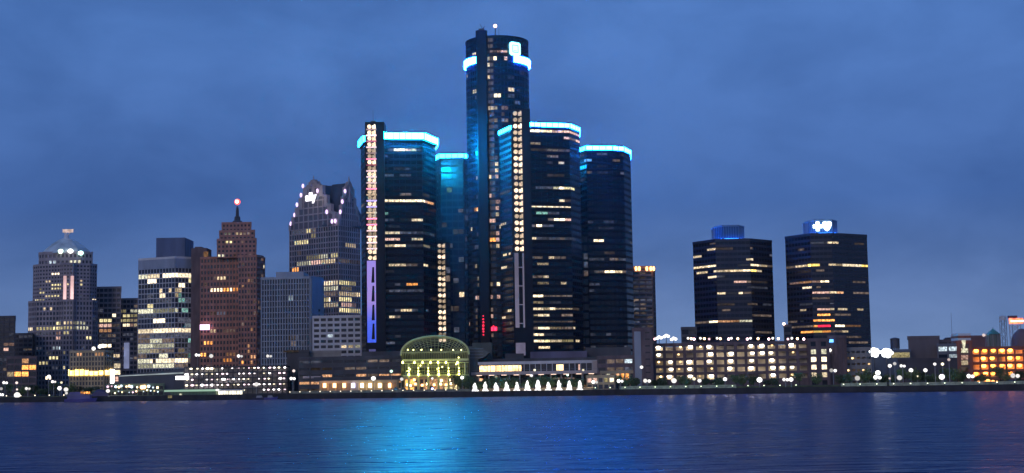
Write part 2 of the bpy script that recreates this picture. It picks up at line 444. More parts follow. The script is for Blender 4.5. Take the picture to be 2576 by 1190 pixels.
# stair tower riding over the roof
a = at(1197, 140, Y - rad + 1); c = at(1226, 140, Y - rad + 1)
Yf = Y - rad - 1
a = at(1197, 140, Yf); c = at(1226, 140, Yf)
pls = [(a.x + .8, Yf), (c.x - .8, Yf), (c.x, Yf + 1), (c.x, Yf + 12), (a.x, Yf + 12), (a.x, Yf + 1)]
MB().prism(pls, GZ, at(1210, 76, Yf).z).build('stair_shaft', BLACKS, T.root)
MB().prism([(a.x + 1.8, Yf + 1), (c.x - 1.6, Yf + 1), (c.x - 1.6, Yf + 9), (a.x + 1.8, Yf + 9)], at(1210, 76, Yf).z, at(1210, 71, Yf).z).build('shaft_cap', METAL, T.root)
zz = at(1210, 71, Yf).z
MB().tube((a.x + 4.2, Yf + 3, zz), (a.x + 2.6, Yf + 3, zz + 3.4), .16, .1, 6).tube((a.x + 4.2, Yf + 3, zz), (a.x + 5.4, Yf + 3, zz + 2), .3, .1, 6).build('dish_arm', METAL, T.root)
o = at(1246, 92, Y)
MB().prism([(cx + rad * .85 * math.sin(k * .4488), Y - rad * .85 * math.cos(k * .4488)) for k in range(14)], z1, z1 + 1.6).build('roof_drum', BLACKS, T.root)
MB().tube((o.x, Y, z1 + 1.2), (o.x, Y, at(1246, 67, Y).z), .35, .25, 8).build('beacon_mast', METAL, T.root)
MB().ball((o.x, Y, at(1246, 65.5, Y).z), 1.15).build('beacon', emit('beacon_peach', (1, .55, .42), 3), T.root)
MB().ball((o.x, Y - .4, at(1246, 65.5, Y).z), .9).build('beacon_core', emit('beacon_white', (1, .9, .8), 4), T.root)
clutter(T.root, cx + 6, Y, z1 + 1.6, 9, 6, 12, True)
# emblem: glowing rounded square on its inner dark outline
q = at(1296, 123, Y - rad - .4); Yl = Y - math.sqrt(max(1, rad ** 2 - (q.x - cx) ** 2)) - 1.2
q = at(1296, 123, Yl); ang = math.asin(max(-1, min(1, (q.x - cx) / rad)))
lx = Vector((math.cos(ang), math.sin(ang), 0)); ln = Vector((math.sin(ang), -math.cos(ang), 0))
def emblem(w, h, r, d0, d1, hole=None):
    def ring(w, h, r):
        pts = []
        for sx, sz, a0 in ((1, 1, 0), (-1, 1, 90), (-1, -1, 180), (1, -1, 270)):
            for k in range(5):
                t_ = R(a0 + 22.5 * k); pts.append((sx * (w / 2 - r) + r * math.cos(t_), sz * (h / 2 - r) + r * math.sin(t_)))
        return pts
    m = MB(); P = ring(w, h, r); n = len(P)
    if hole:
        Q = ring(*hole)
        vs = []
        for dd in (d0, d1):
            for PP in (P, Q):
                vs += [q + lx * a_ + Vector((0, 0, b_)) + ln * dd for a_, b_ in PP]
        fs = []
        for k in range(n):
            k2 = (k + 1) % n
            fs += [(2 * n + k, 2 * n + k2, 3 * n + k2, 3 * n + k), (k, k2, 2 * n + k2, 2 * n + k), (n + k, n + k2, 3 * n + k2, 3 * n + k), (k, k2, n + k2, n + k)]
        return m.add(vs, fs)
    vs = [q + lx * a_ + Vector((0, 0, b_)) + ln * dd for dd in (d0, d1) for a_, b_ in P]
    return m.add(vs, [(k, (k + 1) % n, (k + 1) % n + n, k + n) for k in range(n)] + [tuple(range(n, 2 * n)), tuple(range(n))])
em_ = emblem(7.6, 8.0, 1.6, -.6, .2).build('emblem', LOGO, T.root); em_['_o'] = T.root.location[:]
emblem(4.2, 4.6, .3, .2, .32, (3.5, 3.9, .2)).build('emblem_outline', stone('emblem_teal', (.0, .12, .2), .5), em_)
# emblem letters are blown out in the photo; a faint underline is all that shows
MB().slab(q - lx * 1.2, q + lx * 1.2, q.z - 1.35, q.z - 1.1, .2, .3, ln).build('emblem_underline', stone('emblem_blue', (.1, .35, .5), .5), em_)
xs = lambda X, Yy: (1127 + .2706 * X, 38.6 + .2706 * Yy)
L6 = [(385, 410, 'bright', 0), (385, 450, 'bright', 2), (450, 405, 'bright', 2), (385, 535, 'dimw', 0), (385, 572, 'cream', 0), (398, 715, 'dim', 0), (398, 755, 'dim', 0), (390, 792, 'dim', 0), (457, 718, 'bright', 2), (440, 755, 'cream', 0),
      (395, 868, 'bright', 3), (440, 840, 'cream', 2), (532, 870, 'pink', 6), (450, 955, 'cream', 0), (518, 920, 'dimw', 2), (525, 950, 'dimw', 4), (590, 668, 'cream', 6), (655, 678, 'dim', 2), (590, 745, 'dim', 3), (648, 800, 'dim', 3), (690, 560, 'dim', 3),
      (180, 588, 'cream', 1), (252, 722, 'cream', 4), (255, 768, 'dim', 2), (240, 350, 'cream', 5), (420, 330, 'dimw', 3), (505, 348, 'pink', 20), (380, 345, 'dim', 2), (445, 1045, 'dim', 2), (540, 398, 'pink', 2), (590, 580, 'dim', 3)]
T.dots([(*xs(a, b), k, w) for a, b, k, w in L6])
xs = lambda X, Yy: (1159 + .3246 * X, 257.6 + .3246 * Yy)
L7 = [(185, 507, 'cream', 0), (277, 470, 'bright', 0), (280, 545, 'cream', 2), (235, 572, 'cream', 0), (290, 570, 'pink', 2), (120, 585, 'pink', 0), (235, 715, 'pink', 2), (285, 750, 'pink', 8), (345, 705, 'dimw', 12), (125, 830, 'orange', 5), (150, 822, 'pink', 0),
      (285, 820, 'pink', 6), (283, 855, 'bright', 0), (240, 925, 'pink', 4), (335, 945, 'cream', 8), (125, 1005, 'dim', 0), (90, 975, 'cream', 0), (240, 1030, 'dimw', 4), (285, 1030, 'pink', 2), (240, 1065, 'orange', 4), (285, 1070, 'pink', 0), (285, 1105, 'cream', 0), (240, 1135, 'dimw', 0), (125, 1115, 'dim', 2), (283, 650, 'dim', 0), (230, 650, 'dim', 0),
      (285, 440, 'dim', 0), (235, 365, 'dim', 0), (185, 348, 'blue', 4), (125, 720, 'dim', 0)]
T.dots([(*xs(a, b), k, w) for a, b, k, w in L7])
xs = lambda X, Yy: (1159 + .33 * X, 611.8 + .33 * Yy)
L8 = [(125, 193, 'cream', 0), (128, 290, 'cream', 0), (132, 325, 'dimw', 0), (238, 325, 'cream', 0), (285, 328, 'bright', 0), (238, 390, 'pink', 0), (290, 430, 'pink', 8), (125, 435, 'pink', 5), (128, 490, 'dimw', 0), (240, 500, 'dimw', 0),
      (125, 545, 'dimw', 0), (125, 570, 'dimw', 0), (242, 570, 'pink', 2), (128, 605, 'dimw', 0), (128, 678, 'dimw', 0), (245, 680, 'pink', 3), (285, 640, 'dim', 0), (172, 575, 'red', 0), (172, 600, 'red', 0), (172, 625, 'red', 0), (172, 650, 'red', 2),
      (172, 675, 'red', 0), (172, 540, 'pink', 0), (172, 700, 'pink', 0), (250, 637, 'red', 1), (70, 625, 'pink', 0)]
T.dots([(*xs(a, b), k, w) for a, b, k, w in L8])

REDS = emit('red_string', (1, .03, .08), 1.5, .5, .8)
for px, py, rr_ in ((1215.5, 795, .5), (1215.8, 803, .7), (1215.8, 811, .8), (1215.8, 819, .85), (1215.8, 827, .8), (1215.8, 834, .8), (1216, 842, .6), (1241.5, 821, .75), (1241.5, 829, .6)):
    q_ = at(px, py, C.c.y - rad - 1.6); MB().ball((q_.x, q_.y, q_.z), rr_ * .8, 8, 1.0).build('red_lamp', REDS, C.root)
# -- right-hand front tower with cream lamp column
Y = 800
T = Bld('office_tower', 'black glass tower with cream lamp column and two lit rows under its cyan crown', 'tower',
        [(1256, Y + 27), (1290, Y + 7), (1330, Y), (1432, Y + 6), (1457, Y + 20), (1455, Y + 40), (1420, Y + 50), (1290, Y + 50)], 320,
        ztop_of(1380, 320, Y), 41, 3.2, BLACKG, BLACKS, .22, 1.5, .12, hk=.62)
crown(T, 2.8, 2.1, CY3, .65)
shaft(T, 1285, 1333, 274, Y - 4, 14, 1289, 1312, 277, 634, 22)
for a in [(1333, 1357, 321, 'bright'), (1359, 1376, 321, 'bright'), (1379, 1402, 322, 'pink'), (1405, 1430, 323, 'pink'), (1433, 1456, 326, 'pink'), (1333, 1352, 335.5, 'bright'), (1355, 1376, 335.5, 'bright'), (1390, 1408, 337, 'dim'), (1430, 1456, 342, 'pink'),
          (1334, 1371, 368.6, 'dimw'), (1345, 1352, 368, 'cream'), (1404, 1422, 371.5, 'dimw'), (1381, 1396, 385, 'cream'), (1409, 1421, 386, 'dimw'), (1381, 1396, 400, 'dimw'), (1406, 1417, 416, 'cream'), (1382, 1388, 416, 'dim'),
          (1383, 1398, 446, 'dimw'), (1412, 1418, 447, 'dimw'), (1355, 1380, 474, 'dim'), (1388, 1402, 476, 'yel'), (1407, 1412, 476, 'bright'), (1432, 1442, 477, 'yel'), (1418, 1428, 477, 'dimw'), (1409, 1414, 506, 'bright'), (1418, 1432, 506, 'dimw'),
          (1336, 1378, 523, 'bright', .55), (1380, 1431, 524, 'bright', .55), (1362, 1367, 536, 'teal'), (1382, 1397, 538, 'dim'), (1385, 1391, 553, 'dimw'), (1400, 1414, 553, 'bright'), (1420, 1433, 554, 'pink'), (1343, 1346, 568, 'dimw'), (1356, 1362, 568, 'bright'), (1366, 1381, 568, 'dim'),
          (1340, 1349, 600, 'cream'), (1355, 1380, 600, 'dim'), (1384, 1408, 600, 'dim'), (1411, 1415, 600, 'dimw'), (1420, 1444, 600, 'dim'), (1345, 1352, 646, 'dimw'), (1383, 1389, 646, 'cream'), (1392, 1422, 647, 'dimw'), (1364, 1369, 662, 'cream'),
          (1342, 1354, 692, 'dimw'), (1360, 1366, 693, 'cream'), (1363, 1369, 710, 'cream'), (1411, 1416, 710, 'cream'), (1346, 1352, 740, 'bright'), (1355, 1440, 740, 'dimw', .6), (1349, 1353, 756, 'cream'), (1394, 1410, 756, 'dim'),
          (1340, 1358, 771, 'bright'), (1366, 1380, 772, 'cream'), (1385, 1394, 771, 'bright'), (1400, 1433, 773, 'cream', .6), (1444, 1453, 772, 'dimw'), (1341, 1350, 787, 'cream', .6), (1366, 1371, 787, 'bright'), (1425, 1434, 787, 'dimw'),
          (1341, 1443, 803, 'dimw', .6), (1341, 1348, 819, 'dimw'), (1364, 1370, 820, 'bright'), (1386, 1405, 819, 'cream'), (1412, 1436, 819, 'dimw'), (1340, 1358, 834, 'bright'), (1362, 1369, 833, 'bright'), (1378, 1398, 834, 'dim'), (1430, 1437, 833, 'cream'), (1440, 1446, 833, 'cream'),
          (1341, 1360, 852, 'bright'), (1362, 1379, 852, 'yel'), (1387, 1410, 852, 'bright'), (1413, 1438, 852, 'yel'), (1451, 1457, 853, 'cream'), (1364, 1371, 868, 'cream')]:
    T.strip(*a)
T.dots([(1263, 489, 'dimw', 8), (1275, 487, 'dimw', 6), (1276, 531, 'dim', 14), (1268, 563, 'cream', 8), (1270, 640, 'cream', 8), (1283, 637, 'cream', 3), (1268, 670, 'cream', 8), (1266, 794, 'cream', 4), (1283, 775, 'cream', 4), (1285, 816, 'dimw', 3)])
# grey service panel below the lamps, with dark slot between two rails
a = at(1294, 640, Y - 4.6); c = at(1318, 640, Y - 4.6); zt = at(1300, 638, Y).z; zb = at(1300, 825, Y).z; w = c.x - a.x
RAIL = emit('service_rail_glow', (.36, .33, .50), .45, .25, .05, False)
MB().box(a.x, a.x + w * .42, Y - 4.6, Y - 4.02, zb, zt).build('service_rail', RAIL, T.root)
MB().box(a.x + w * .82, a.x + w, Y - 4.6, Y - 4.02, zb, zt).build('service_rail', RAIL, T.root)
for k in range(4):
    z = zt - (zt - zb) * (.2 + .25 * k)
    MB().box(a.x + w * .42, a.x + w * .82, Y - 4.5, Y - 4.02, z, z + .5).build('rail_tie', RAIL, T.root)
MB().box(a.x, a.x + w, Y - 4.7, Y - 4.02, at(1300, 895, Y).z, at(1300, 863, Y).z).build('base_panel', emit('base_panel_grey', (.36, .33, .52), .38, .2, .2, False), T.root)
clutter(T.root, at(1390, 310, Y).x, Y + 25, T.z1 + 3.6, 10, 5, 9)

# -- right-hand rear tower
Y = 850
T = Bld('office_tower', 'black glass tower with thin cyan crown, rightmost of the riverfront cluster', 'tower',
        [(1458, Y + 8), (1475, Y), (1540, Y + 2), (1568, Y + 6), (1585, Y + 20), (1583, Y + 44), (1458, Y + 44)], 375, ztop_of(1520, 379, Y), 38, 3.2, BLACKG, BLACKS, .22, 1.5, .12, hk=.62)
crown(T, 2.9, 2.2, CY3, .65)
T.dots([(1461, 390, 'dim', 6), (1517, 391, 'dim', 6), (1565, 396, 'dim', 4), (1552, 407, 'dimw', 4), (1475, 402, 'blue', 10), (1517, 419, 'dim', 5), (1480, 432, 'dimw', 6), (1517, 433, 'dim', 5), (1466, 447, 'dim', 8), (1566, 438, 'dim', 6), (1489, 561, 'dim', 3), (1527, 561, 'dim', 12),
        (1506, 602, 'bright', 14), (1532, 631, 'dimw', 10), (1527, 643, 'bright', 5), (1502, 645, 'dim', 18), (1545, 645, 'dimw', 10), (1560, 645, 'dim', 10), (1551, 677, 'cream', 3), (1562, 677, 'cream', 2), (1542, 688, 'bright', 42), (1508, 688, 'dimw', 6), (1573, 688, 'dimw', 4),
        (1486, 733, 'dim', 4), (1489, 849, 'dim', 4), (1533, 848, 'dim', 2), (1572, 873, 'dim', 3), (1496, 873, 'dim', 3)])
T.rnd(16, ['dim'], seed=8)
clutter(T.root, at(1530, 380, Y).x, Y + 22, T.z1 + 3.4, 8, 4, 14, True)
A_ = Bld('lift_annex', 'slim dark lift annex against the rightmost riverfront tower', 'annex', [(1456, Y - 4), (1478, Y - 4), (1478, Y + 4), (1456, Y + 4)], 600, ztop_of(1466, 592, Y - 4), 18, 3.3, BLACKG, BLACKS, .25, 1.5, .12)
A_.dots([(1472, 638, 'dim', 2), (1472, 650, 'dim', 2), (1474, 668, 'dim', 2), (1474, 695, 'dimw', 2), (1466, 880, 'dimw', 2)])

# -- podium
Y = 766
P = Bld('podium', 'long low dark podium with stepped terraces under the black riverfront towers', 'podium', [(1188, Y), (1592, Y - 12), (1592, Y + 60), (1188, Y + 60)], 900, ztop_of(1400, 905, Y), 4, 6, MIDG, DCONC, .8, 2.6, .3)
MB().box(at(1335, 885, Y).x, at(1478, 885, Y).x, Y + 6, Y + 40, P.z1, ztop_of(1400, 884, Y + 6)).build('upper_terrace', stone('terrace_violet_grey', (.16, .14, .2), .9), P.root)
MB().box(at(1270, 885, Y).x, at(1318, 885, Y).x, Y + 10, Y + 40, P.z1, ztop_of(1300, 889, Y + 6)).build('upper_terrace', DCONC, P.root)
MB().box(at(1478, 875, Y).x, at(1592, 885, Y).x, Y + 12, Y + 50, P.z1, ztop_of(1530, 874, Y + 12)).build('upper_terrace', DCONC, P.root)
MB().box(at(1186, 862, Y).x, at(1236, 862, Y).x, Y + 12, Y + 50, P.z1, ztop_of(1210, 862, Y + 12)).build('upper_terrace', stone('terrace_olive', (.12, .12, .10), .9), P.root)
P.rnd(30, ['dim', 'dimw', 'warm'], maxrun=2, seed=31)
Y = 768
P = Bld('podium', 'dark podium between the glass vault and the pale gridded block', 'podium', [(752, Y + 10), (1010, Y), (1010, Y + 70), (752, Y + 70)], 905, ztop_of(880, 900, Y), 5, 6, MIDG, DCONC, .8, 2.4, .3)
P.rnd(30, ['dim', 'dimw', 'warm'], maxrun=2, seed=33)
MB().box(at(905, 885, Y).x, at(1008, 885, Y).x, Y + 12, Y + 60, P.z1, ztop_of(950, 884, Y + 12)).build('upper_terrace', DCONC, P.root)

# ------------------------------------------------------------------ left downtown group
def quad(x0, x1, Y, dep, xc=None, yc=0):
    """rectangle-ish plan; with xc a corner towards the camera between the two visible faces"""
    if xc is None: return [(x0, Y), (x1, Y), (x1, Y + dep), (x0, Y + dep)]
    return [(x0, Y + yc), (xc, Y), (x1, Y + yc * .8), (x1 - (xc - x0) * .3, Y + yc + dep), (x0, Y + yc + dep)]

B = Bld('office_block', 'dark block at the far left edge of the skyline', 'building', quad(-60, 38, 930, 40), 800, ztop_of(10, 798, 930), 16, 3.5, MIDG, DCONC, .5, 1.3)
B.dots([(22, 863, 'pink', 3), (21, 877, 'pink', 3), (8, 905, 'dim', 2), (30, 842, 'dim', 2), (14, 925, 'dimw', 4)])
B = Bld('office_block', 'low dark block behind, between the far left block and the domed tower', 'building', quad(36, 82, 1010, 40), 840, ztop_of(55, 841, 1010), 14, 3.5, MIDG, DCONC, .5, 1.3)
B.rnd(10, ['dim', 'dimw'], seed=2)
B = Bld('brick_block', 'small low block with two bright orange storeys at the far left', 'building', quad(18, 92, 880, 20), 905, ztop_of(50, 900, 880), 6, 4, MIDG, DBRICK, .5, 1.2)
B.strip(55, 84, 921, 'orange'); B.strip(57, 84, 931, 'pink'); B.strip(52, 62, 947, 'orange'); B.dots([(16, 937, 'cream', 6), (30, 940, 'dimw', 3), (65, 912, 'warm', 4)])

# domed tower
Y = 1020
lab = 'granite tower stepping in to a pale lit domed roof with a small lantern on top'
B = Bld('domed_tower', lab, 'tower', [(73, Y + 14), (92, Y + 6), (150, Y + 2), (160, Y - 2), (184, Y - 2), (192, Y + 2), (232, Y + 8), (246, Y + 16), (246, Y + 50), (73, Y + 50)], 756, ztop_of(150, 757, Y), 19, 2.5, GREYG, GRANITE, .9, 1.35, .4)
B.dots([(115, 778, 'cream', 2), (129, 778, 'cream', 2)])
B.strip(93, 155, 825, 'yel'); B.strip(160, 176, 825, 'yel'); B.strip(180, 216, 825, 'pale'); B.strip(73, 80, 827, 'bright'); B.strip(98, 128, 838, 'dim')
B.dots([(149, 811, 'yel', 3), (175, 811, 'cream', 3), (164, 813, 'cream', 3), (165, 837, 'yel', 4), (149, 838, 'pink', 2), (149, 847, 'pink', 2), (222, 849, 'yel', 9), (144, 871, 'cool', 10), (208, 873, 'dim', 3), (133, 905, 'yel', 13), (103, 917, 'yel', 8), (115, 917, 'yel', 12), (200, 815, 'pale', 30),
        (163, 892, 'yel', 4), (68, 901, 'cool', 4), (75, 906, 'bright', 3), (237, 800, 'dim', 2), (122, 946, 'bright', 14), (162, 928, 'yel', 5), (100, 880, 'dim', 5), (140, 925, 'dim', 6), (125, 893, 'dim', 6)])
rt = B.root; zs = B.z1
B2 = Bld('x', '', '', [(85, Y + 16), (100, Y + 10), (152, Y + 5), (160, Y + 1), (184, Y + 1), (192, Y + 5), (226, Y + 10), (243, Y + 18), (243, Y + 46), (85, Y + 46)], 664, ztop_of(150, 664, Y), 10, 2.5, GREYG, GRANITE, .9, 1.35, .4, z0=zs, root=rt, core='upper_glazing', wname='upper_wall')
B2.dots([(139, 693, 'bright', 12), (121, 705, 'cream', 9), (143, 714, 'yel', 24), (144, 727, 'yel', 22), (103, 727, 'yel', 5), (103, 740, 'yel', 7), (117, 741, 'cream', 4), (135, 741, 'yel', 20), (100, 753, 'yel', 18), (204, 704, 'cream', 4), (204, 716, 'yel', 4), (166, 693, 'cream', 3), (165, 714, 'cream', 5), (203, 741, 'dim', 3), (236, 755, 'bright', 3)])
w = at(163, 690, Y)
for px in (163, 181):
    a = at(px, 724, Y + .2)
    MB().box(a.x - 1.0, a.x + 1.0, Y + .0, Y + .9, at(px, 757, Y).z, at(px, 694, Y).z).build('light_strip', emit('strip_pink', (1, .62, .62), 1.0, .5, .05, False), rt)
B3 = Bld('x', '', '', [(99, Y + 16), (112, Y + 12), (205, Y + 12), (232, Y + 18), (232, Y + 40), (99, Y + 40)], 636, ztop_of(150, 636, Y + 12), 2, 3, GREYG, GRANITE, 1.2, 2.2, .4, z0=B2.z1, root=rt, core='attic_glazing', wname='attic_wall')
B3.dots([(131, 656, 'cool', 3), (189, 658, 'pale', 12)])
zc = at(168, 634, Y + 28); ax, ay = at(167, 634, Y + 28).x, Y + 28; rr = (at(231, 634, Y + 28).x - at(101, 634, Y + 28).x) / 2; zt = at(168, 601, Y + 28).z
DOME = stone('pale_copper', (.60, .68, .68), .5, .3)
m = MB().lathe((ax, ay, B3.z1), [(rr, 0), (rr * .86, (zt - B3.z1) * .28), (rr * .6, (zt - B3.z1) * .62), (rr * .35, (zt - B3.z1) * .88), (rr * .18, zt - B3.z1)], 8)
m.build('dome_roof', DOME, rt)
for px, py, k in ((151, 630, 'pale'), (176, 629, 'bright'), (202, 634, 'teal')):
    a = at(px, py, Y + 28 - rr * .95); m = MB().ball((a.x, a.y + 1.2, a.z - .6), 1.9, 10, .8); m.build('dormer_light', emit('dome_light_' + k, {'pale': (.75, 1, .7), 'bright': (.95, 1, .95), 'teal': (.55, 1, .85)}[k], 5, .3, .3), rt)
m = MB().tube((ax, ay, zt - .5), (ax, ay, at(168, 590, ay).z), 2.2, 1.6, 8)
a1 = at(155, 582, ay); a2 = at(188, 578, ay)
m.build('lantern', WHITEM, rt)
for px in (157, 166, 187):
    a = at(px, 580, ay); MB().tube((ax, ay, zt + 2), (a.x, ay, at(px, 576, ay).z), .5, .35, 6).build('finial', WHITEM, rt)
a = at(172, 581, ay); MB().box(a.x - 4, a.x + 3.6, ay - .6, ay - .1, a.z - 1.2, a.z + 1.2).build('sign_board', emit('sign_pinkish', (1, .72, .66), .8, .4, .3), rt)

B = Bld('office_block', 'grey stepped office block directly right of the domed tower', 'building', quad(240, 304, 1060, 40), 725, ztop_of(270, 724, 1060), 21, 3, GREYG, GRANITE, .5, 1.4)
B.dots([(262, 804, 'yel', 22), (286, 798, 'bright', 7), (265, 816, 'pink', 22), (290, 816, 'dimw', 20), (262, 830, 'warm', 20), (258, 842, 'dim', 12), (280, 842, 'dimw', 18), (270, 853, 'dim', 24), (263, 868, 'bright', 16), (290, 893, 'cream', 14)])
B.rnd(12, ['dim', 'dimw'], seed=21)
B = Bld('office_block', 'dark office block left of the white gridded tower with yellow lit floors', 'building', quad(300, 356, 1080, 40), 753, ztop_of(325, 753, 1080), 20, 2.6, GREYG, GRANITE, .5, 1.4)
B.dots([(312, 783, 'yel', 10), (338, 783, 'pale', 12), (318, 791, 'yel', 8), (340, 792, 'yel', 16), (313, 806, 'yel', 18), (338, 806, 'cream', 14), (318, 815, 'bright', 18), (342, 814, 'cream', 6), (337, 822, 'pink', 6), (334, 852, 'dim', 4)])
B.rnd(14, ['dim', 'dimw'], seed=22)
a = at(316, 900, 1075)
MB().box(a.x - 1.6, a.x + 1.6, 1076, 1079, at(316, 927, 1075).z, at(316, 862, 1075).z).build('sign_blade', emit('blade_glow', (.35, .4, .7), .5, .3, .1, False), B.root)

# gold lit building
Y = 900
B = Bld('office_block', 'low warm stone building with a blazing gold lit ground floor at the far left', 'building', [(177, Y), (262, Y - 1), (284, Y + 6), (284, Y + 26), (177, Y + 26)], 885, ztop_of(220, 885, Y), 9, 2.0, GREYG, LIME, .75, .9, .5)
B.dots([(202, 894, 'warm', 10), (250, 894, 'warm', 12)])
m = MB()
GOLDL = emit('gold_floodlight', (1, .72, .20), 5, .5, .35)
for i, (p, q, d, L, nr, nc, face) in enumerate(B.e):
    if not face or nr.y > -.2: continue
    k = max(2, int(L / 3))
    for j in range(k):
        u0 = L * (j + .12) / k; u1 = L * (j + .88) / k
        MB().slab(p + d * u0, p + d * u1, at(220, 944, Y).z, at(220, 932, Y).z + .8 * math.sin(j), .52, 1.0, nr).build('arcade_window', GOLDL, B.root)
m = MB().slab(B.plan[0], B.plan[1], 0, 0, 0, 0, Vector((0, -1, 0)))
for px, py in ((235.5, 877), (251, 872), (259, 870)):
    a = at(px, py, Y - 1); MB().ball((a.x, a.y, a.z), 1.2).build('roof_lamp', WHITEL, B.root)
# white sign column
a = at(282, 945, 870)
sgn = thing('sign_column', 'tall glowing white sign column right of the gold lit building', 'sign', Vector((a.x, 870, GZ)))
MB().box(a.x - 1.1, a.x + 1.1, 870, 870.6, at(282, 964, 870).z, at(282, 929, 870).z).build('sign_face', emit('sign_white', (1, .97, .95), 5, .2, .3), sgn)
MB().tube((a.x, 870.3, GZ), (a.x, 870.3, at(282, 964, 870).z), .3, .3).build('post', METAL, sgn)
B = Bld('kiosk_block', 'narrow dark stair block with a stack of four pinkish lamps beside the white sign column', 'building', quad(286, 304, 880, 10), 915, ztop_of(295, 912, 880), 5, 4, MIDG, DCONC, .5, 1.2)
B.dots([(295, 920, 'bright', 6), (295, 932, 'bright', 5), (295, 946, 'pink', 5), (295, 958, 'bright', 5)])

# white gridded tower
Y = 1000
B = Bld('office_tower', 'white gridded tower with penthouse and many pale lit lower floors', 'tower', [(349.5, Y + 14), (440.6, Y), (507, Y + 12), (505, Y + 55), (352, Y + 60)], 649, ztop_of(440, 648, Y), 27, 2.6, GREYG, GREYP, .28, .62, .3)
zt = B.z1; fh = B.fh
m = MB()
for p, q, d, L, nr, nc, face in B.e:
    if face: m.slab(p + d * .0, q - d * .0, zt - fh * 2.1, zt - .1, .0, .42, nr)
m.build('top_louvre', stone('louvre_grey', (.30, .33, .40), .7), B.root)
a = at(393, 600, Y + 20); c = at(465, 600, Y + 20)
MB().box(a.x, c.x, Y + 20, Y + 48, zt, at(430, 598, Y + 20).z).build('penthouse', stone('penthouse_blue', (.13, .16, .25), .8), B.root)
for a in [(350, 362, 697, 'pale'), (364, 371, 697, 'pale'), (376, 395, 697, 'bright'), (372, 394, 690, 'dimw'), (417, 443, 695, 'bright'), (446, 475, 697, 'bright'), (477, 506, 700, 'yel'), (372, 387, 709.5, 'bright'), (403, 407, 730, 'cream'), (427, 430, 729, 'cream'), (406, 416, 740, 'bright'), (452, 458, 718, 'bright'), (440, 446, 739, 'cream'), (450, 455, 739, 'teal'), (453, 457, 749, 'teal'),
          (374, 384, 772, 'yel'), (352, 440, 783.5, 'pale'), (441, 446, 783, 'cool'), (460, 466, 786, 'teal'), (391, 414, 805.6, 'bright'), (472, 500, 815.6, 'cool'), (350, 440, 828, 'bright', 1.15), (441, 506, 829, 'bright', 1.15), (377, 382, 745, 'dim'), (425, 432, 762, 'dim'), (448, 452, 730, 'cream'),
          (350, 376, 849, 'dimw'), (380, 440, 850, 'dim'), (352, 375, 861, 'dimw'), (378, 404, 860, 'pale'), (410, 436, 861, 'dimw'), (444, 466, 862, 'dim'), (470, 483, 861, 'teal'), (486, 505, 861, 'cool'),
          (350, 437, 871, 'pale'), (442, 470, 872, 'dim'), (475, 487, 871, 'dim'), (350, 372, 881, 'pale'), (376, 395, 880, 'bright'), (400, 437, 881, 'dimw'), (450, 460, 882, 'cream'), (470, 476, 881, 'dim'), (351, 366, 891, 'dimw'), (370, 395, 891, 'dim'), (399, 418, 891, 'pale'), (443, 470, 892, 'dimw'), (480, 490, 891, 'teal'),
          (350, 377, 902, 'bright'), (380, 393, 902, 'bright'), (397, 436, 902, 'bright'), (442, 466, 902, 'bright'), (470, 480, 903, 'dimw'), (487, 505, 903, 'cool'), (350, 370, 912, 'pale'), (372, 384, 912, 'bright'), (388, 430, 912, 'dimw'), (444, 466, 913, 'yel'), (470, 500, 913, 'dim'), (350, 436, 922, 'pale'), (444, 470, 922, 'dimw'),
          (440, 480, 849, 'dim'), (350, 372, 839, 'dim'), (380, 430, 840, 'dim'), (350, 380, 717, 'dim'), (400, 430, 751, 'dim'), (455, 490, 757, 'dim'), (352, 390, 795, 'dim'), (448, 500, 800, 'dim'), (395, 430, 818, 'dim')]:
    B.strip(*a)
# its dark curved canopy building at the base: civic hall roof
Y = 860
H = thing('civic_hall', 'low black hall with long curved roof edge lit by a thin pale line', 'hall', Vector((at(385, 940, Y).x, Y, GZ)))
a = at(298, 935, Y); c = at(470, 922, Y)
MB().add([(at(298, 930, Y).x, Y, GZ), (at(470, 930, Y).x, Y, GZ), (at(470, 930, Y).x, Y + 30, GZ), (at(298, 930, Y).x, Y + 30, GZ),
          (at(298, 938, Y).x, Y, at(298, 944, Y).z), (at(470, 928, Y).x, Y, at(470, 926, Y).z), (at(470, 928, Y).x, Y + 30, at(470, 926, Y).z + 1), (at(298, 938, Y).x, Y + 30, at(298, 944, Y).z + 1)],
         [(0, 1, 5, 4), (1, 2, 6, 5), (2, 3, 7, 6), (3, 0, 4, 7), (4, 5, 6, 7)]).build('hall_body', SLATE, H)
m = MB(); A1 = at(300, 947, Y - 1); A2 = at(461, 940, Y - 1)
m.add([(A1.x, Y - 1, A1.z), (A2.x, Y - 1, A2.z), (A2.x, Y - .3, A2.z), (A1.x, Y - .3, A1.z), (A1.x, Y - 1, A1.z + .45), (A2.x, Y - 1, A2.z + .9), (A2.x, Y - .3, A2.z + .9), (A1.x, Y - .3, A1.z + .45)],
      [(0, 3, 2, 1), (4, 5, 6, 7), (0, 1, 5, 4), (1, 2, 6, 5), (2, 3, 7, 6), (3, 0, 4, 7)])
m.build('roof_edge_light', emit('edge_pale', (.5, .58, .62), .6, .4, .1, False), H)
a = at(298, 967, Y - 1); c = at(412, 962, Y - 1)
MB().box(a.x, c.x, Y - 6, Y - .5, at(340, 972, Y).z, at(340, 968, Y).z).build('canopy', STEEL, H)

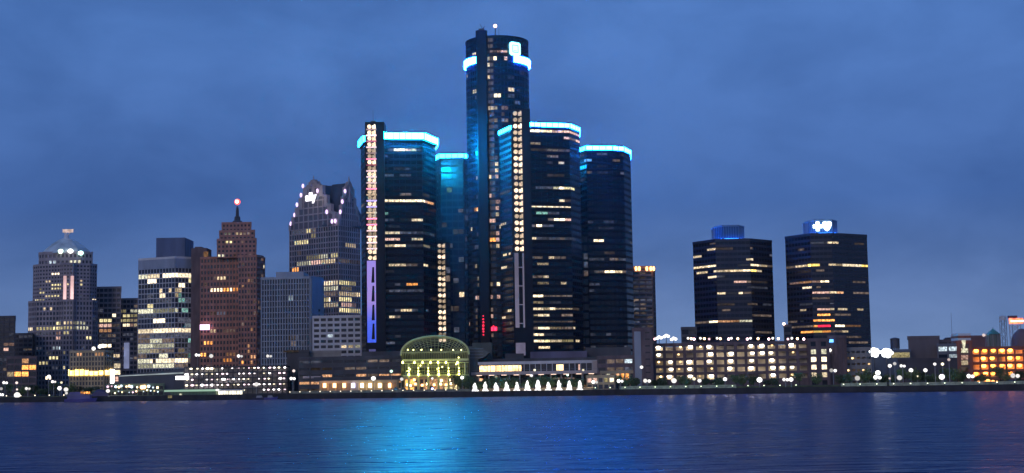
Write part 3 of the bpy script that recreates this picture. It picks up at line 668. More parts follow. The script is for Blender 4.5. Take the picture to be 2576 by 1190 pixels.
# brown brick tower group
Y = 985
B = Bld('brick_slab', 'wide brown brick slab with one thin glowing row, right of the white gridded tower', 'tower', [(505, Y + 4), (602, Y), (606, Y + 40), (505, Y + 44)], 646, ztop_of(550, 648, Y), 23, 2.3, MIDG, BRICK, .9, 1.7, .35)
a = at(481, 622, Y + 14); c = at(520, 622, Y + 14)
MB().box(a.x, c.x, Y + 14, Y + 30, GZ, at(500, 624, Y + 14).z).build('stair_tower', DBRICK, B.root)
MB().box(a.x + 2, c.x - 4, Y + 16, Y + 26, at(500, 624, Y + 14).z, at(500, 620, Y + 14).z).build('tank_house', DBRICK, B.root)
q_ = at(518, 640, Y + 13.4); MB().box(q_.x - 1.6, q_.x + 1.6, Y + 13.2, Y + 13.9, q_.z - 1.9, q_.z + 1.9).build('roof_window', WC['warm'], B.root)
B.strip(536, 560, 725, 'bright'); B.strip(561, 572, 726, 'orange'); B.strip(574, 580, 727, 'bright'); B.strip(582, 597, 727, 'orange')
B.dots([(557, 696, 'cream', 10), (539, 695, 'dimw', 3), (518, 711, 'dimw', 4), (538, 785, 'dimw', 6), (560, 786, 'dim', 16), (534, 834, 'cream', 10), (577, 838, 'dimw', 18), (515, 866, 'orange', 5), (526, 866, 'orange', 6), (571, 899, 'orange', 20), (584, 890, 'warm', 18), (592, 887, 'dimw', 10), (512, 893, 'orange', 3), (524, 920, 'dimw', 8)])
q_ = at(514, 823, Y - 2); MB().box(q_.x - 3.2, q_.x + 3.2, Y - 1, Y - .4, q_.z - 1.8, q_.z + 1.8).build('sign_board', emit('sign_violet', (1, .62, 1), 3), B.root)
Y = 975
rt = None
B = Bld('setback_tower', 'brown brick setback tower crowned by a glowing red ball on a mast', 'tower', [(600, Y), (645, Y - 2), (662, Y + 8), (662, Y + 44), (600, Y + 44)], 645, ztop_of(620, 645, Y), 25, 2.0, MIDG, BRICK, .8, 1.5, .35)
rt = B.root; zs = B.z1
B.dots([(636, 705, 'dimw', 2), (625, 736, 'dimw', 2), (618, 800, 'dimw', 2), (645, 790, 'dimw', 2), (634, 830, 'warm', 3), (608, 815, 'dimw', 2), (652, 770, 'dimw', 2), (625, 865, 'warm', 3), (638, 892, 'warm', 3), (612, 905, 'orange', 3), (625, 880, 'warm', 2), (650, 850, 'dimw', 2), (640, 760, 'dimw', 2), (630, 930, 'warm', 3)])
B.rnd(20, ['dimw', 'dimw', 'warm'], maxrun=1, seed=17)
for (x0, x1, py, nfl, nm) in ((547, 644, 603, 4, 'lower_setback'), (553, 640, 582, 2, 'middle_setback'), (559, 631, 562, 2, 'upper_setback')):
    dY = {4: 6, 2: 9}[nfl] if nm != 'upper_setback' else 12
    zt = ztop_of(600, py, Y + dY)
    s2 = Bld('x', '', '', [(x0, Y + dY), (x1, Y + dY), (x1, Y + 38 - dY * .5), (x0, Y + 38 - dY * .5)], py, zt, nfl, 2.6, MIDG, BRICK, 1.1, 1.5, .35, z0=zs - .2, root=rt, core=nm + '_glazing', wname=nm + '_wall')
    if nm == 'lower_setback': s2.dots([(556, 638, 'pale', 9), (575, 610, 'yel', 7), (610, 610, 'pink', 7), (591, 648, 'dimw', 5), (630, 642, 'dimw', 4)])
    if nm == 'middle_setback': s2.dots([(575, 587, 'pale', 10), (598, 587, 'cream', 7), (622, 592, 'dimw', 4)])
    zs = zt
s2 = MB().box(at(572, 562, Y + 14).x, at(620, 562, Y + 14).x, Y + 14, Y + 30, zs - .1, ztop_of(600, 560, Y + 14)).build('parapet_block', BRICK, rt)
zs = ztop_of(600, 561, Y + 14)
ox = at(597, 560, Y + 20).x; oy = Y + 20
zm = at(597, 519, oy).z
MB().lathe((ox, oy, zs), [(3.4, 0), (3.2, 2), (2.2, 2.4), (2.0, 5), (1.2, 5.4), (1.0, zm - zs - 2), (.5, zm - zs)], 8).build('lantern_mast', METAL, rt)
MB().ball((ox, oy, at(597, 508, oy).z), 2.1).build('beacon_ball', emit('ball_red', (1, .10, .09), 2.4), rt)
MB().ball((ox, oy - 1.3, at(597, 508, oy).z), 1.35).build('beacon_core', emit('ball_core', (1, .72, .6), 3), rt)
# right wing with bright bays
B = Bld('brick_wing', 'narrow brown brick wing with bright orange and cream bays, right of the setback tower', 'building', [(640, Y + 22), (666, Y + 22), (664, Y + 50), (640, Y + 50)], 652, ztop_of(650, 651, Y + 22), 25, 3.4, MIDG, BRICK, .7, 1.4, .3)
B.dots([(652, 666, 'bright', 14), (652, 673, 'bright', 14), (649, 697, 'cream', 4), (648, 745, 'cream', 8), (649, 757, 'cream', 8), (646, 788, 'cream', 4), (648, 822, 'orange', 10), (648, 834, 'pink', 10), (648, 857, 'pale', 10), (648, 866, 'orange', 10), (647, 877, 'orange', 9), (648, 890, 'dimw', 10), (648, 901, 'dimw', 10), (648, 913, 'cream', 10)])

# striped tower
Y = 900
B = Bld('office_tower', 'blue grey tower with closely set vertical fins and a blank pale side wall', 'tower', [(659, Y + 6), (779, Y), (812, Y + 14), (812, Y + 40), (659, Y + 40)], 699, ztop_of(740, 699, Y), 20, 1.75, NAVY, GREYB, .62, .5, .7, parapet=True)
e = [e for e in B.e if e[4].x > .2 and e[4].y < -.1]
for p, q, d, L, nr, nc, face in e: MB().slab(p + d * .8, q, GZ, B.z1 - .7, .0, .95, nr).build('blank_wall', GREYB, B.root)
for k in range(14):
    p, q, d, L, nr, nc, face = e[0]
    z = GZ + 6 + k * 3.4; MB().slab(p + d * (L * .55), p + d * (L * .68), z, z + 1.6, .96, 1.02, nr).build('slot_window', MIDG, B.root)
B.dots([(732, 756, 'cool', 2), (731, 800, 'dim', 2), (736, 846, 'dimw', 8), (738, 865, 'dimw', 8), (762, 866, 'dim', 3), (720, 909, 'dim', 2), (745, 847, 'dim', 3)])
a = at(694, 690, Y + 12); c = at(764, 690, Y + 12)
MB().box(a.x, c.x, Y + 12, Y + 34, B.z1, at(730, 684, Y + 12).z).build('penthouse', GREYB, B.root)

# gabled tower
Y = 1060
zE = ztop_of(850, 566, Y)
B = Bld('gabled_tower', 'grey tower with four steep stone gables, corner spires, violet uplights and a white roof sign', 'tower', [(729, Y + 32), (851, Y), (905, Y + 22), (850, Y + 76), (770, Y + 80)], 566, zE, 30, 2.6, GREYG, GRANITE, .8, 1.0, .45, parapet=False)
rt = B.root
for a in [(742, 768, 609, 'yel'), (770, 776, 609, 'yel'), (784, 793, 597, 'yel'), (776, 783, 575, 'yel'), (773, 803, 653, 'yel'), (806, 822, 652, 'pale'), (833, 850, 650, 'yel'), (751, 782, 662, 'pale'), (785, 805, 662, 'pink'), (807, 840, 661, 'cream'), (738, 752, 675, 'orange'), (855, 903, 655, 'dimw'),
          (816, 820, 563, 'dim'), (783, 790, 577, 'dimw'), (870, 890, 621, 'cream'), (812, 848, 716, 'bright'), (812, 846, 727, 'pale'), (820, 848, 741, 'dimw'), (812, 822, 751, 'yel'), (826, 830, 752, 'bright'), (812, 850, 774, 'bright'), (852, 903, 776, 'yel'), (856, 895, 715, 'yel'), (858, 880, 728, 'cream'), (855, 890, 741, 'cream'), (857, 880, 753, 'yel'), (860, 892, 763, 'pink'), (885, 902, 746, 'cream'),
          (856, 866, 705, 'dimw'), (880, 884, 710, 'cream'), (750, 758, 644, 'dimw'), (812, 845, 763, 'yel'), (740, 765, 560, 'dim')]:
    B.strip(*a)
def gable(p, q, ztip, back, name, floors=7):
    """stepped stone gable on the wall p-q with piers, in front of the cross roof"""
    d = (q - p); L = d.length; d /= L; nr = Vector((d.y, -d.x, 0)); mid = (p + q) / 2
    prof = [(0, 0), (.03, .10), (.06, .12), (.10, .26), (.13, .28), (.18, .44), (.21, .46), (.27, .64), (.30, .66), (.37, .86), (.42, .9), (.46, .96), (.5, 1)]
    prof = [(u, v) for u, v in prof] + [(1 - u, v) for u, v in reversed(prof[:-1])]
    h = ztip - zE
    m = MB(); n = len(prof)
    vs = []
    for dd in (.25, -2.2):
        vs += [p + d * (L * u) + nr * dd + Vector((0, 0, zE + h * v)) for u, v in prof]
    m.add(vs, [(k, k + 1, k + 1 + n, k + n) for k in range(n - 1)] + [tuple(range(n)), tuple(reversed(range(n, 2 * n))), (0, n, 2 * n - 1, n - 1)])
    m.build(name, GREYG if False else stone('gable_wall', (.13, .12, .15), .6), rt)
    P = MB(); nc = 10
    for k in range(1, nc):
        u = k / nc; v = 0
        for (u0, v0), (u1, v1) in zip(prof, prof[1:]):
            if u0 <= u <= u1: v = v0 + (v1 - v0) * (u - u0) / max(1e-6, u1 - u0)
        a = p + d * (L * u)
        P.slab(a - d * .4, a + d * .4, zE - .5, zE + h * v + .4, .2, .75, nr)
    for f in range(1, floors):
        v = f / floors; us = [u for u, vv in prof if vv >= v]
        if us: P.slab(p + d * (L * (min(us) + .01)), p + d * (L * (max(us) - .01)), zE + h * v - .5, zE + h * v + .5, .22, .62, nr)
    P.build(name + '_tracery', GRANITE, rt)
    # stepped edge coping
    Q = MB()
    for (u0, v0), (u1, v1) in zip(prof, prof[1:]):
        a = p + d * (L * min(u0, u1)); b_ = p + d * (L * max(u0, u1)); zz0 = zE + h * min(v0, v1); zz1 = zE + h * max(v0, v1)
        Q.slab(a - d * .3, b_ + d * .3, zz0 - .6, zz1 + .8, -1.9, .95, nr)
    Q.build(name + '_coping', GRANITE, rt)
    Z = MB()
    for u, v in prof:
        if (u, v) in ((.03, .10), (.10, .26), (.18, .44), (.27, .64), (.37, .86)) or any(abs(u - (1 - uu)) < 1e-6 for uu in (.03, .10, .18, .27, .37)):
            a = p + d * (L * u); Z.lathe((a.x, a.y, zE + h * v), [(.9, 0), (.8, 1.6), (.5, 1.9), (.08, 4.6)], 6)
    Z.build(name + '_pinnacles', GRANITE, rt)
    return mid, nr
pl = B.plan; 
def near(px):
    w = at(px, 566, Y); return min(pl, key=lambda v: abs(1288 + F * (CM.transposed() @ Vector((v.x, v.y, zE - CAMH))).x / -(CM.transposed() @ Vector((v.x, v.y, zE - CAMH))).z - px))
pL, pC, pR = near(729), near(851), near(905)
zt = ztop_of(787, 455, Y + 16)
ml, nl = gable(pL, pC, zt, 20, 'gable')
mr, nrr = gable(pC, pR, ztop_of(878, 460, Y + 11), 20, 'gable')
# cross roofs
def roofridge(mid, nr, w, ln, ztip):
    side = Vector((-nr.y, nr.x, 0)); a = mid - nr * 1.5; b_ = mid - nr * ln
    MB().add([a - side * w + Vector((0, 0, zE)), a + side * w + Vector((0, 0, zE)), a + Vector((0, 0, ztip)), b_ - side * w + Vector((0, 0, zE)), b_ + side * w + Vector((0, 0, zE)), b_ + Vector((0, 0, ztip))],
             [(0, 1, 2), (3, 5, 4), (0, 2, 5, 3), (1, 4, 5, 2), (0, 3, 4, 1)]).build('roof', SLATE, rt)
roofridge(ml, nl, (pC - pL).length / 2 - 1, 34, ztop_of(830, 468, Y + 30)); roofridge(mr, nrr, (pR - pC).length / 2 - .5, 16, ztop_of(860, 469, Y + 30))
# ridge block seen between the gables
a = at(800, 470, Y + 34); c = at(876, 470, Y + 34)
MB().box(a.x, c.x, Y + 34, Y + 56, zE, at(840, 467, Y + 34).z).build('roof_core', stone('roof_slate_blue', (.05, .07, .12), .5), rt)
for mid, tip in ((ml, 449), (mr, 452)):
    zz = ztop_of(787, tip, mid.y); MB().lathe((mid.x, mid.y, zE + 18), [(1.9, 0), (1.7, zz - zE - 25), (1.1, zz - zE - 23), (.2, zz - zE - 16)], 6).build('spire', GRANITE, rt)
UPL = emit('uplight_violet', (.86, .62, 1), 1.7, .2, 1)
for (px, py) in ((731.5, 563), (740.8, 541), (747, 515), (757, 491), (762, 468), (798.5, 480), (821.5, 533), (835, 557), (843, 556), (856, 533), (861, 507), (868, 481)):
    bY = Y + 34 - (px - 729) / 122 * 34 if px < 845 else Y + (px - 851) / 54 * 22
    a = at(px, py, bY - 3); MB().ball((a.x, a.y, a.z), .95, 10, 1.8).build('uplight', UPL, rt)
# roof sign
a = at(784, 498, Y + 12)
dL = (pC - pL).normalized()
cu = bpy.data.curves.new('sign', 'FONT'); cu.body = 'ally'; cu.size = 8.6; cu.extrude = .3; cu.offset = .2; cu.align_x = 'CENTER'; cu.align_y = 'CENTER'
to = bpy.data.objects.new('tmp', cu); COL.objects.link(to); bpy.context.view_layer.update()
me = bpy.data.meshes.new_from_object(to.evaluated_get(bpy.context.evaluated_depsgraph_get())); bpy.data.objects.remove(to)
ang = math.atan2(dL.y, dL.x)
me.transform(Matrix.Translation(Vector((a.x, a.y - 5.2, a.z)) - rt.location) @ Matrix.Rotation(ang, 4, 'Z') @ Matrix.Rotation(math.pi / 2, 4, 'X'))
me.materials.clear(); me.materials.append(emit('sign_letters_white', (1, .97, 1), 2.5))
so = bpy.data.objects.new('roof_sign', me); COL.objects.link(so); so.parent = rt
q_ = at(846, 498, Y + 33); MB().box(q_.x - 2.6, q_.x + 2.6, q_.y - .5, q_.y + .5, q_.z - .7, q_.z + .7).build('roof_window', WC['yel'], rt)

# white low grid building
Y = 870
B = Bld('office_block', 'low pale block with a grid of dark square windows beside the fin fronted tower', 'building', [(788, Y + 2), (908, Y), (908, Y + 30), (788, Y + 30)], 796, ztop_of(850, 797, Y), 8, 4.2, MIDG, GREYP, 1.0, 1.5, .5, z0=ztop_of(850, 906, Y))
B.root.location.z = GZ; bpy.context.view_layer.update()
for ch in B.root.children: ch.location.z = 0
for ch in list(B.root.children):
    for v in ch.data.vertices: v.co.z += B.z0 - GZ
B.root['_done'] = 1
a = at(788, 900, Y + 1); c = at(908, 900, Y + 1)
B.root.matrix_world = Matrix.Translation(B.root.location)
MB().box(a.x, c.x, Y + 1.2, Y + 29, GZ, B.z0 + .02).build('plinth', CONC, B.root)
B.dots([(835, 845, 'cool', 3), (860, 868, 'cream', 3), (886, 868, 'cream', 3), (893, 868, 'pale', 2)])
a = at(778, 890, 850); c = at(858, 890, 850)
o = Bld('terrace_block', 'plain pale concrete terrace block in front of the pale gridded block', 'building', [(776, 850), (858, 850), (858, 862), (776, 862)], 888, ztop_of(800, 886, 850), 3, 8, CONC, CONC, .6, 3, .2, grid=False)
o = Bld('service_block', 'dark windowless service block right of the fin fronted tower base', 'building', quad(722, 777, 845, 20), 880, ztop_of(750, 884, 845), 5, 6, DCONC, DCONC, .5, 1.5, .2, grid=False)
q_ = at(731, 884, 843); MB().box(q_.x - 4.5, q_.x + 4.5, 844.2, 844.9, q_.z - .5, q_.z + .6).build('light_line', WC['dimw'], o.root)

# ------------------------------------------------------------------ right side buildings
# balcony tower
Y = 900
B = Bld('apartment_tower', 'brown striped balcony tower with orange lit roof edge, right of the riverfront cluster', 'tower', [(1590, Y), (1640, Y), (1646, Y + 8), (1646, Y + 40), (1590, Y + 40)], 671, ztop_of(1615, 673, Y), 27, 3.9, GREYG, stone('brown_concrete', (.26, .19, .17), .85), .9, .7, .35)
m = MB()
for f in range(27):
    z = B.z0 + B.fh * f
    for p, q, d, L, nr, nc, face in B.e:
        if face and nr.y < -.8: m.slab(p + d * 1, q - d * .5, z + .1, z + 1.1, .35, 1.2, nr)
m.build('balcony', stone('balcony_grey', (.36, .30, .30), .8), B.root)
for f in range(3, 25):
    if random.random() < .8:
        z = 673 + (27 - f) * 7.3
        for px in (1596, 1608, 1620, 1632):
            if random.random() < .45: B.strip(px, px + random.choice((2, 5)), z, random.choice(['dim', 'dim', 'dimw']))
B.dots([(1610, 730, 'cream', 4), (1616, 791, 'cream', 3)])
OL = emit('orange_flood', (1, .42, .14), 6, .2, 1)
for px in (1600, 1608, 1627, 1637, 1644):
    a = at(px, 676, Y - 1); MB().ball((a.x, Y - 1.6, a.z), .8, 10, 1.8).build('flood_lamp', OL, B.root)
B = Bld('brick_block', 'dark brick stair block at the foot of the striped balcony tower', 'building', [(1592, 720), (1640, 718), (1640, 740), (1592, 740)], 830, ztop_of(1610, 829, 720), 9, 5, MIDG, DBRICK, 2.4, 2.6, .3)
a = at(1603, 830, 719); MB().box(a.x - 1.6, a.x + 1.6, 718.6, 719.8, GZ, B.z1 - 1).build('pilaster', GREYB, B.root)
B.dots([(1614, 923, 'bright', 4)])
B = Bld('brick_block', 'low brick block with dim strip windows left of the striped tower base', 'building', [(1503, 728), (1592, 724), (1592, 750), (1503, 750)], 895, ztop_of(1550, 899, 728), 4, 4.5, MIDG, DBRICK, .7, 2.0, .3)
B.dots([(1545, 906, 'dimw', 18), (1579, 904, 'cool', 3), (1579, 918, 'teal', 3), (1545, 918, 'dimw', 14), (1545, 932, 'dimw', 14), (1575, 932, 'dim', 8)])

def octo(xl, a, b, xr, yl, yr, Y, dep):
    return [(xl, Y + yl), (a, Y), (b, Y - 1), (xr, Y + yr), (xr - 3, Y + yl + dep), (xl + 4, Y + yl + dep)]
# pair of towers
CAPG = glass('cap_blue_glass', (.03, .12, .28), .3, .5)
def pairtower(lab, xs4, ys4, cap, capy, Y, nf, spec, rnds, seed):
    z = ztop_of(xs4[1], ys4[1], Y)
    B = Bld('office_tower', lab, 'tower', octo(*xs4, 18, 14, Y, 40), ys4[1], z, nf, 2.6, MIDG, stone('dark_bronze_metal', (.03, .03, .045), .45), .14, 1.5, .12, hk=.66, group='pair of dark flat topped towers')
    B.mr = 6
    for s in spec: B.strip(*s)
    B.rnd(rnds // 2, ['dim', 'dim', 'dimw'], maxrun=5, seed=seed)
    Yc = Y + 12
    pc = [Vector((at(cap[0], capy[1], Yc).x, Yc + 6, 0)), Vector((at(cap[0] + 18, capy[1], Yc).x, Yc, 0)), Vector((at(cap[1] - 18, capy[1], Yc).x, Yc, 0)), Vector((at(cap[1], capy[1], Yc).x, Yc + 6, 0)), Vector((at(cap[1], capy[1], Yc).x, Yc + 20, 0)), Vector((at(cap[0], capy[1], Yc).x, Yc + 20, 0))]
    zt = at(cap[0] + 30, capy[0], Yc).z
    cp = MB().prism(pc, z, zt).build('penthouse', CAPG, B.root); cp['_o'] = B.root.location[:]
    m = MB(); n = len(pc)
    for i in range(n):
        p, q = pc[i], pc[(i + 1) % n]; d = (q - p); L = d.length; d /= L; nr = Vector((d.y, -d.x, 0)); k = max(1, int(L / 1.3))
        for j in range(k + 1): m.slab(p + d * (L * j / k) - d * .12, p + d * (L * j / k) + d * .12, z, zt, -.02, .25, nr)
        m.slab(p, q, zt - .5, zt + .3, -.4, .4, nr)
    m.build('louvre', stone('louvre_navy', (.16, .30, .5), .5), cp)
    bl = emit('base_flood_blue', (.02, .20, 1), 9, .3, .5)
    m = MB(); 
    for i in (0, 1, 2):
        p, q = pc[i], pc[i + 1]; d = (q - p).normalized(); nr = Vector((d.y, -d.x, 0)); m = MB().slab(p + d * .3, q - d * .3, z + 1.5, z + 2.1, 1.2, 1.7, nr); m.build('flood_strip', bl, cp)
    MB().box(min(v.x for v in pc) + 3, max(v.x for v in pc) - 3, Yc + 3, Yc + 10, zt, zt + .8).build('roof_plant', METAL, B.root)
    return B, cp, Yc
B, cp, _ = pairtower('left one of the two dark flat topped towers, its blue glowing penthouse bare of emblems', (1743, 1800, 1886, 1941), (613, 605, 602, 606), (1803, 1876), (568, 603), 850, 26,
    [(1809, 1840, 619, 'dimw'), (1890, 1893, 619, 'dimw'), (1782, 1798, 634, 'cream'), (1747, 1759, 640, 'cream'), (1885, 1890, 649, 'bright'), (1893, 1903, 663, 'bright'), (1910, 1928, 663, 'cream'), (1749, 1760, 671, 'cream'), (1765, 1774, 669, 'cream'), (1778, 1798, 665, 'bright'),
     (1802, 1818, 680, 'bright'), (1822, 1834, 679, 'cream'), (1838, 1858, 680, 'cream'), (1875, 1885, 679, 'bright'), (1893, 1900, 680, 'gold'), (1901, 1914, 679, 'bright'), (1764, 1775, 680, 'cream'), (1786, 1800, 691, 'bright'), (1757, 1770, 693, 'cream'), (1850, 1872, 706, 'pink'), (1885, 1930, 707, 'dimw'),
     (1812, 1820, 738, 'cream'), (1858, 1867, 737, 'bright'), (1875, 1895, 739, 'dimw'), (1812, 1840, 768, 'dimw'), (1820, 1834, 783, 'dimw'), (1785, 1803, 814, 'bright'), (1806, 1841, 813, 'warm'), (1843, 1860, 813, 'warm'), (1861, 1886, 814, 'pale'), (1752, 1780, 818, 'dimw'), (1905, 1940, 830, 'dimw'),
     (1890, 1905, 768, 'dimw'), (1925, 1935, 768, 'dim'), (1888, 1930, 718, 'dim'), (1895, 1910, 796, 'dimw'), (1920, 1934, 797, 'dimw')], 34, 41)
B, cp, Yc = pairtower('right one of the two dark flat topped towers, with white emblems on its penthouse', (1975, 2038, 2092, 2180), (601, 590.6, 588, 594), (2039, 2111.6), (554, 590), 840, 27,
    [(2090, 2106, 606, 'cream'), (2150, 2170, 607, 'dimw'), (2040, 2085, 606, 'dim'), (2009, 2018, 627, 'dimw'), (2040, 2060, 667, 'gold', 1.2), (2008, 2020, 671, 'cream'), (2022, 2036, 670, 'cream'), (2090, 2098, 667, 'cream'), (2104, 2118, 668, 'cream'), (2127, 2160, 667, 'bright', 1.2), (2162, 2177, 667, 'gold'), (1982, 2000, 675, 'dimw'), (2053, 2063, 682, 'dimw'),
     (1990, 2004, 718, 'pink'), (2012, 2040, 714, 'warm'), (2048, 2058, 714, 'pink'), (2064, 2082, 713, 'bright'), (2022, 2036, 731, 'bright'), (2048, 2080, 730, 'pink'), (2084, 2104, 729, 'cream'), (2106, 2120, 729, 'warm'), (2148, 2175, 714, 'dimw'), (2148, 2178, 730, 'dimw'), (2046, 2084, 752, 'dimw'), (2018, 2026, 775, 'cream'), (2095, 2099, 775, 'bright'),
     (2115, 2128, 775, 'bright'), (2158, 2170, 776, 'cream'), (2092, 2133, 791, 'dimw'), (2106, 2120, 822, 'bright'), (2122, 2165, 823, 'warm'), (1985, 2040, 828, 'dimw'), (1985, 2000, 810, 'dimw'), (2095, 2110, 838, 'dimw'), (2115, 2130, 838, 'cream'),
     (2060, 2088, 776, 'pink'), (2066, 2090, 787, 'orange'), (2070, 2090, 793, 'gold'), (2054, 2064, 803, 'orange'), (2068, 2090, 803, 'orange'), (2055, 2060, 813, 'orange'), (2072, 2090, 812, 'orange'), (2050, 2056, 823, 'orange'), (2062, 2090, 826, 'red'), (2048, 2066, 836, 'gold'), (2068, 2092, 838, 'orange'), (2020, 2044, 836, 'orange'),  # rows painting an orange-red reflection on the glass as glowing panes
     (2130, 2160, 852, 'dimw'), (2135, 2178, 862, 'dimw')], 30, 43)
# emblems
EMB = emit('emblem_white', (.82, .93, 1), 6)
q_ = at(2057, 569.5, Yc - 1)
m = MB().box(q_.x - .95, q_.x + .95, Yc - 1.2, Yc - .5, q_.z - 2.7, q_.z + 2.7); m.add(*boxv(q_.x - 2.7, q_.x + 2.7, Yc - 1.1, Yc - .6, q_.z - .95, q_.z + .95)); 
m.build('cross_emblem', EMB, cp)
q_ = at(2080.5, 568.5, Yc - 1)
sh = [(-2.5, 2.2), (-1.2, 2.7), (0, 2.2), (1.2, 2.7), (2.5, 2.2), (2.5, .2), (1.6, -1.6), (0, -3.0), (-1.6, -1.6), (-2.5, .2)]; n = len(sh)
MB().add([(q_.x + a_, Yc - 1.2, q_.z + b_) for a_, b_ in sh] + [(q_.x + a_, Yc - .6, q_.z + b_) for a_, b_ in sh], [tuple(range(n)), tuple(range(n, 2 * n))] + [(k, (k + 1) % n, (k + 1) % n + n, k + n) for k in range(n)]).build('shield_emblem', EMB, cp)
q2 = at(1980, 816, 842)
Bld('brick_block', 'dark low wing left of the bare topped dark tower', 'building', quad(1714, 1752, 845, 20), 826, ztop_of(1730, 826, 845), 8, 4, MIDG, DCONC, .4, 1.5, .2).rnd(5, ['dim'], seed=3)
B = Bld('brick_block', 'small dark wing between the two dark flat topped towers', 'building', quad(1972, 1990, 838, 14), 820, ztop_of(1980, 820, 838), 8, 4, MIDG, DCONC, .4, 1.5, .2)
a = at(1972, 816, 837); MB().ball((a.x, 837, a.z + .3), .8).build('roof_lamp', emit('lamp_peach', (1, .7, .6), 6), B.root)

# ------------------------------------------------------------------ parking garages
GLW = emit('garage_white', (1, .86, .66), 9, .2, 1)
GLY = emit('garage_yellow', (1, .66, .30), 3.5, .3, 1)
GDIM = emit('garage_warm_ceiling', (1, .70, .46), .28, .5, .4, False)
def garage(name, label, x0, x1, Yl, Yr, ytopL, ytopR, ybotpix, levels, bays, wall, lampfn, cat='garage', dep=32, pierw=1.5, span=1.45, glow=GDIM, z0=GZ, dim=True):
    a = at(x0, ytopL, Yl); c = at(x1, ytopR, Yr)
    p = Vector((a.x, a.y, 0)); q = Vector((c.x, c.y, 0)); d = (q - p); L = d.length; d /= L; nr = Vector((d.y, -d.x, 0))
    zt = (a.z + c.z) / 2; fh = (zt - z0) / levels
    rt = thing(name, label, cat, Vector(((p.x + q.x) / 2, (p.y + q.y) / 2, z0)))
    core = MB()
    core.slab(p, q, z0, zt - 1, -dep, -4.2, nr); core.build('inner_core', stone('garage_plaster', (.62, .54, .42), .9, .3, .3), rt)
    S_ = MB()
    for f in range(levels + 1): S_.slab(p, q, z0 + fh * f - .18, z0 + fh * f + .12, -dep, -.05, nr)
    S_.build('deck', CONC, rt)
    W = MB()
    for f in range(levels + 1): W.slab(p + d * .02, q - d * .02, z0 + fh * f - span * .4, z0 + fh * f + span * .6, -.25, 0, nr)
    W.build('parapet', wall, rt)
    W = MB()
    for k in range(bays + 1):
        u = L * k / bays; W.slab(p + d * max(0, u - pierw / 2), p + d * min(L, u + pierw / 2), z0, zt + .6, -.6, .12, nr)
    W.build('pier', wall, rt)
    for f in range(levels):
        for k in range(bays):
            kind = lampfn(f, k)
            if kind is None: continue
            u = L * (k + .5 + random.uniform(-.12, .12)) / bays; w = L / bays * .5 - pierw / 2
            z = z0 + fh * (f + 1) - span * .4 - .5
            mt, r = (GLW, 1.12) if kind == 'w' else (GLY, .6)
            c0 = p + d * u - nr * random.uniform(.8, 1.6)
            MB().ball((c0.x, c0.y, z - .1), r, 8, .8).build('ceiling_lamp', mt, rt)
    return rt, p, q, d, L, nr, zt, fh
rg = random.Random(4)
brightcols = {2: .9, 4: .9, 6: .95, 8: .8, 10: .8, 12: .95, 14: .9, 0: .7}
def lf(f, k):
    pr = brightcols.get(k, .12)
    if f == 4: pr *= .6
    x = rg.random()
    if x < pr: return 'w' if rg.random() < .8 else 'y'
    return 'y' if k in (1, 3, 5) and rg.random() < .7 else None
Yl = shore(1620, 52); Yr = shore(2030, 62)
rt, p, q, d, L, nr, zt, fh = garage('parking_garage', 'long brick parking garage with five lit levels below the two dark flat topped towers', 1620, 2032, Yl, Yr, 868, 862, 950, 5, 16, DBRICK, lf, z0=GZ + 3.5)
MB().slab(p, q, GZ, GZ + 3.4, -30, -.1, nr).build('ground_storey', DBRICK, rt)
for i, px in enumerate((1628, 1637, 1647, 1731, 1739, 1746, 1762, 1772, 1784, 1804, 1812, 1833, 1840, 1856, 1880, 1888, 1907, 1934, 1944, 1958, 1982, 1992, 2006, 2022)):
    u = (at(px, 850, Yl).x * 1.0); t_ = (px - 1620) / 412; yy = Yl + (Yr - Yl) * t_ + 3
    a = at(px, 851 + (i % 3), yy)
    lp = MB().ball((a.x, yy, a.z), .62, 8).build('roof_lamp', [WHITEL, emit('lamp_amber_roof', (1, .66, .36), 7), emit('lamp_pink_roof', (1, .6, .66), 7)][i % 3], rt)
    if i % 2 == 0: MB().tube((a.x, yy, zt), (a.x, yy, a.z), .14, .1, 6).build('roof_lamp_post', METAL, rt)
# stadium-like white lamps behind
FLD = emit('flood_white_far', (1, .97, .92), 2.5)
for i, (px, py) in enumerate(((1658, 850), (1676, 846), (1694.5, 853))):
    a = at(px, py, 800); t_ = thing('flood_lamp', '%s of the three big white floodlights standing behind the left end of the brick garage' % ('leftmost', 'middle', 'rightmost')[i], 'floodlight', Vector((a.x, 800, GZ)), 'floodlights behind the garage')
    MB().tube((a.x, 800, GZ), (a.x, 800, a.z - 1), .3, .2).build('mast', METAL, t_); [MB().ball((a.x + dx, 800, a.z + dz), .95, 10, .8).build('lamp_head', FLD, t_) for dx, dz in ((-1, -.2), (0, .5), (1.1, 0))]
# brick tower ends of garage
B = Bld('stair_tower', 'brick stair tower with bright white landings at the right end of the brick garage', 'building', [(2032, Yr - 2), (2084, Yr - 2), (2084, Yr + 20), (2032, Yr + 20)], 858, ztop_of(2050, 856, Yr), 6, 5, MIDG, DBRICK, 2.6, 1.5, .4)
B.dots([(2064, 880, 'pale', 16), (2062, 893, 'bright', 22), (2062, 907, 'bright', 22), (2062, 922, 'bright', 22), (2062, 936, 'bright', 22)])
B = Bld('brick_block', 'brick block with narrow vertical piers right of the garage stair tower', 'building', [(2084, Yr + 3), (2127, Yr + 3), (2127, Yr + 22), (2084, Yr + 22)], 848, ztop_of(2100, 848, Yr), 6, 1.6, DBRICK, DBRICK, .6, .8, .4)
a = at(2088, 881, Yr + 1); MB().ball((a.x, Yr + 1.5, a.z), .9).build('wall_lamp', WHITEL, B.root)
a = at(2087, 858, Yr + 1); MB().box(a.x - 2, a.x + 2, Yr + 1.5, Yr + 2.2, a.z - .6, a.z + .8).build('blue_sign', emit('sign_blue', (.1, .35, 1), 4), B.root)
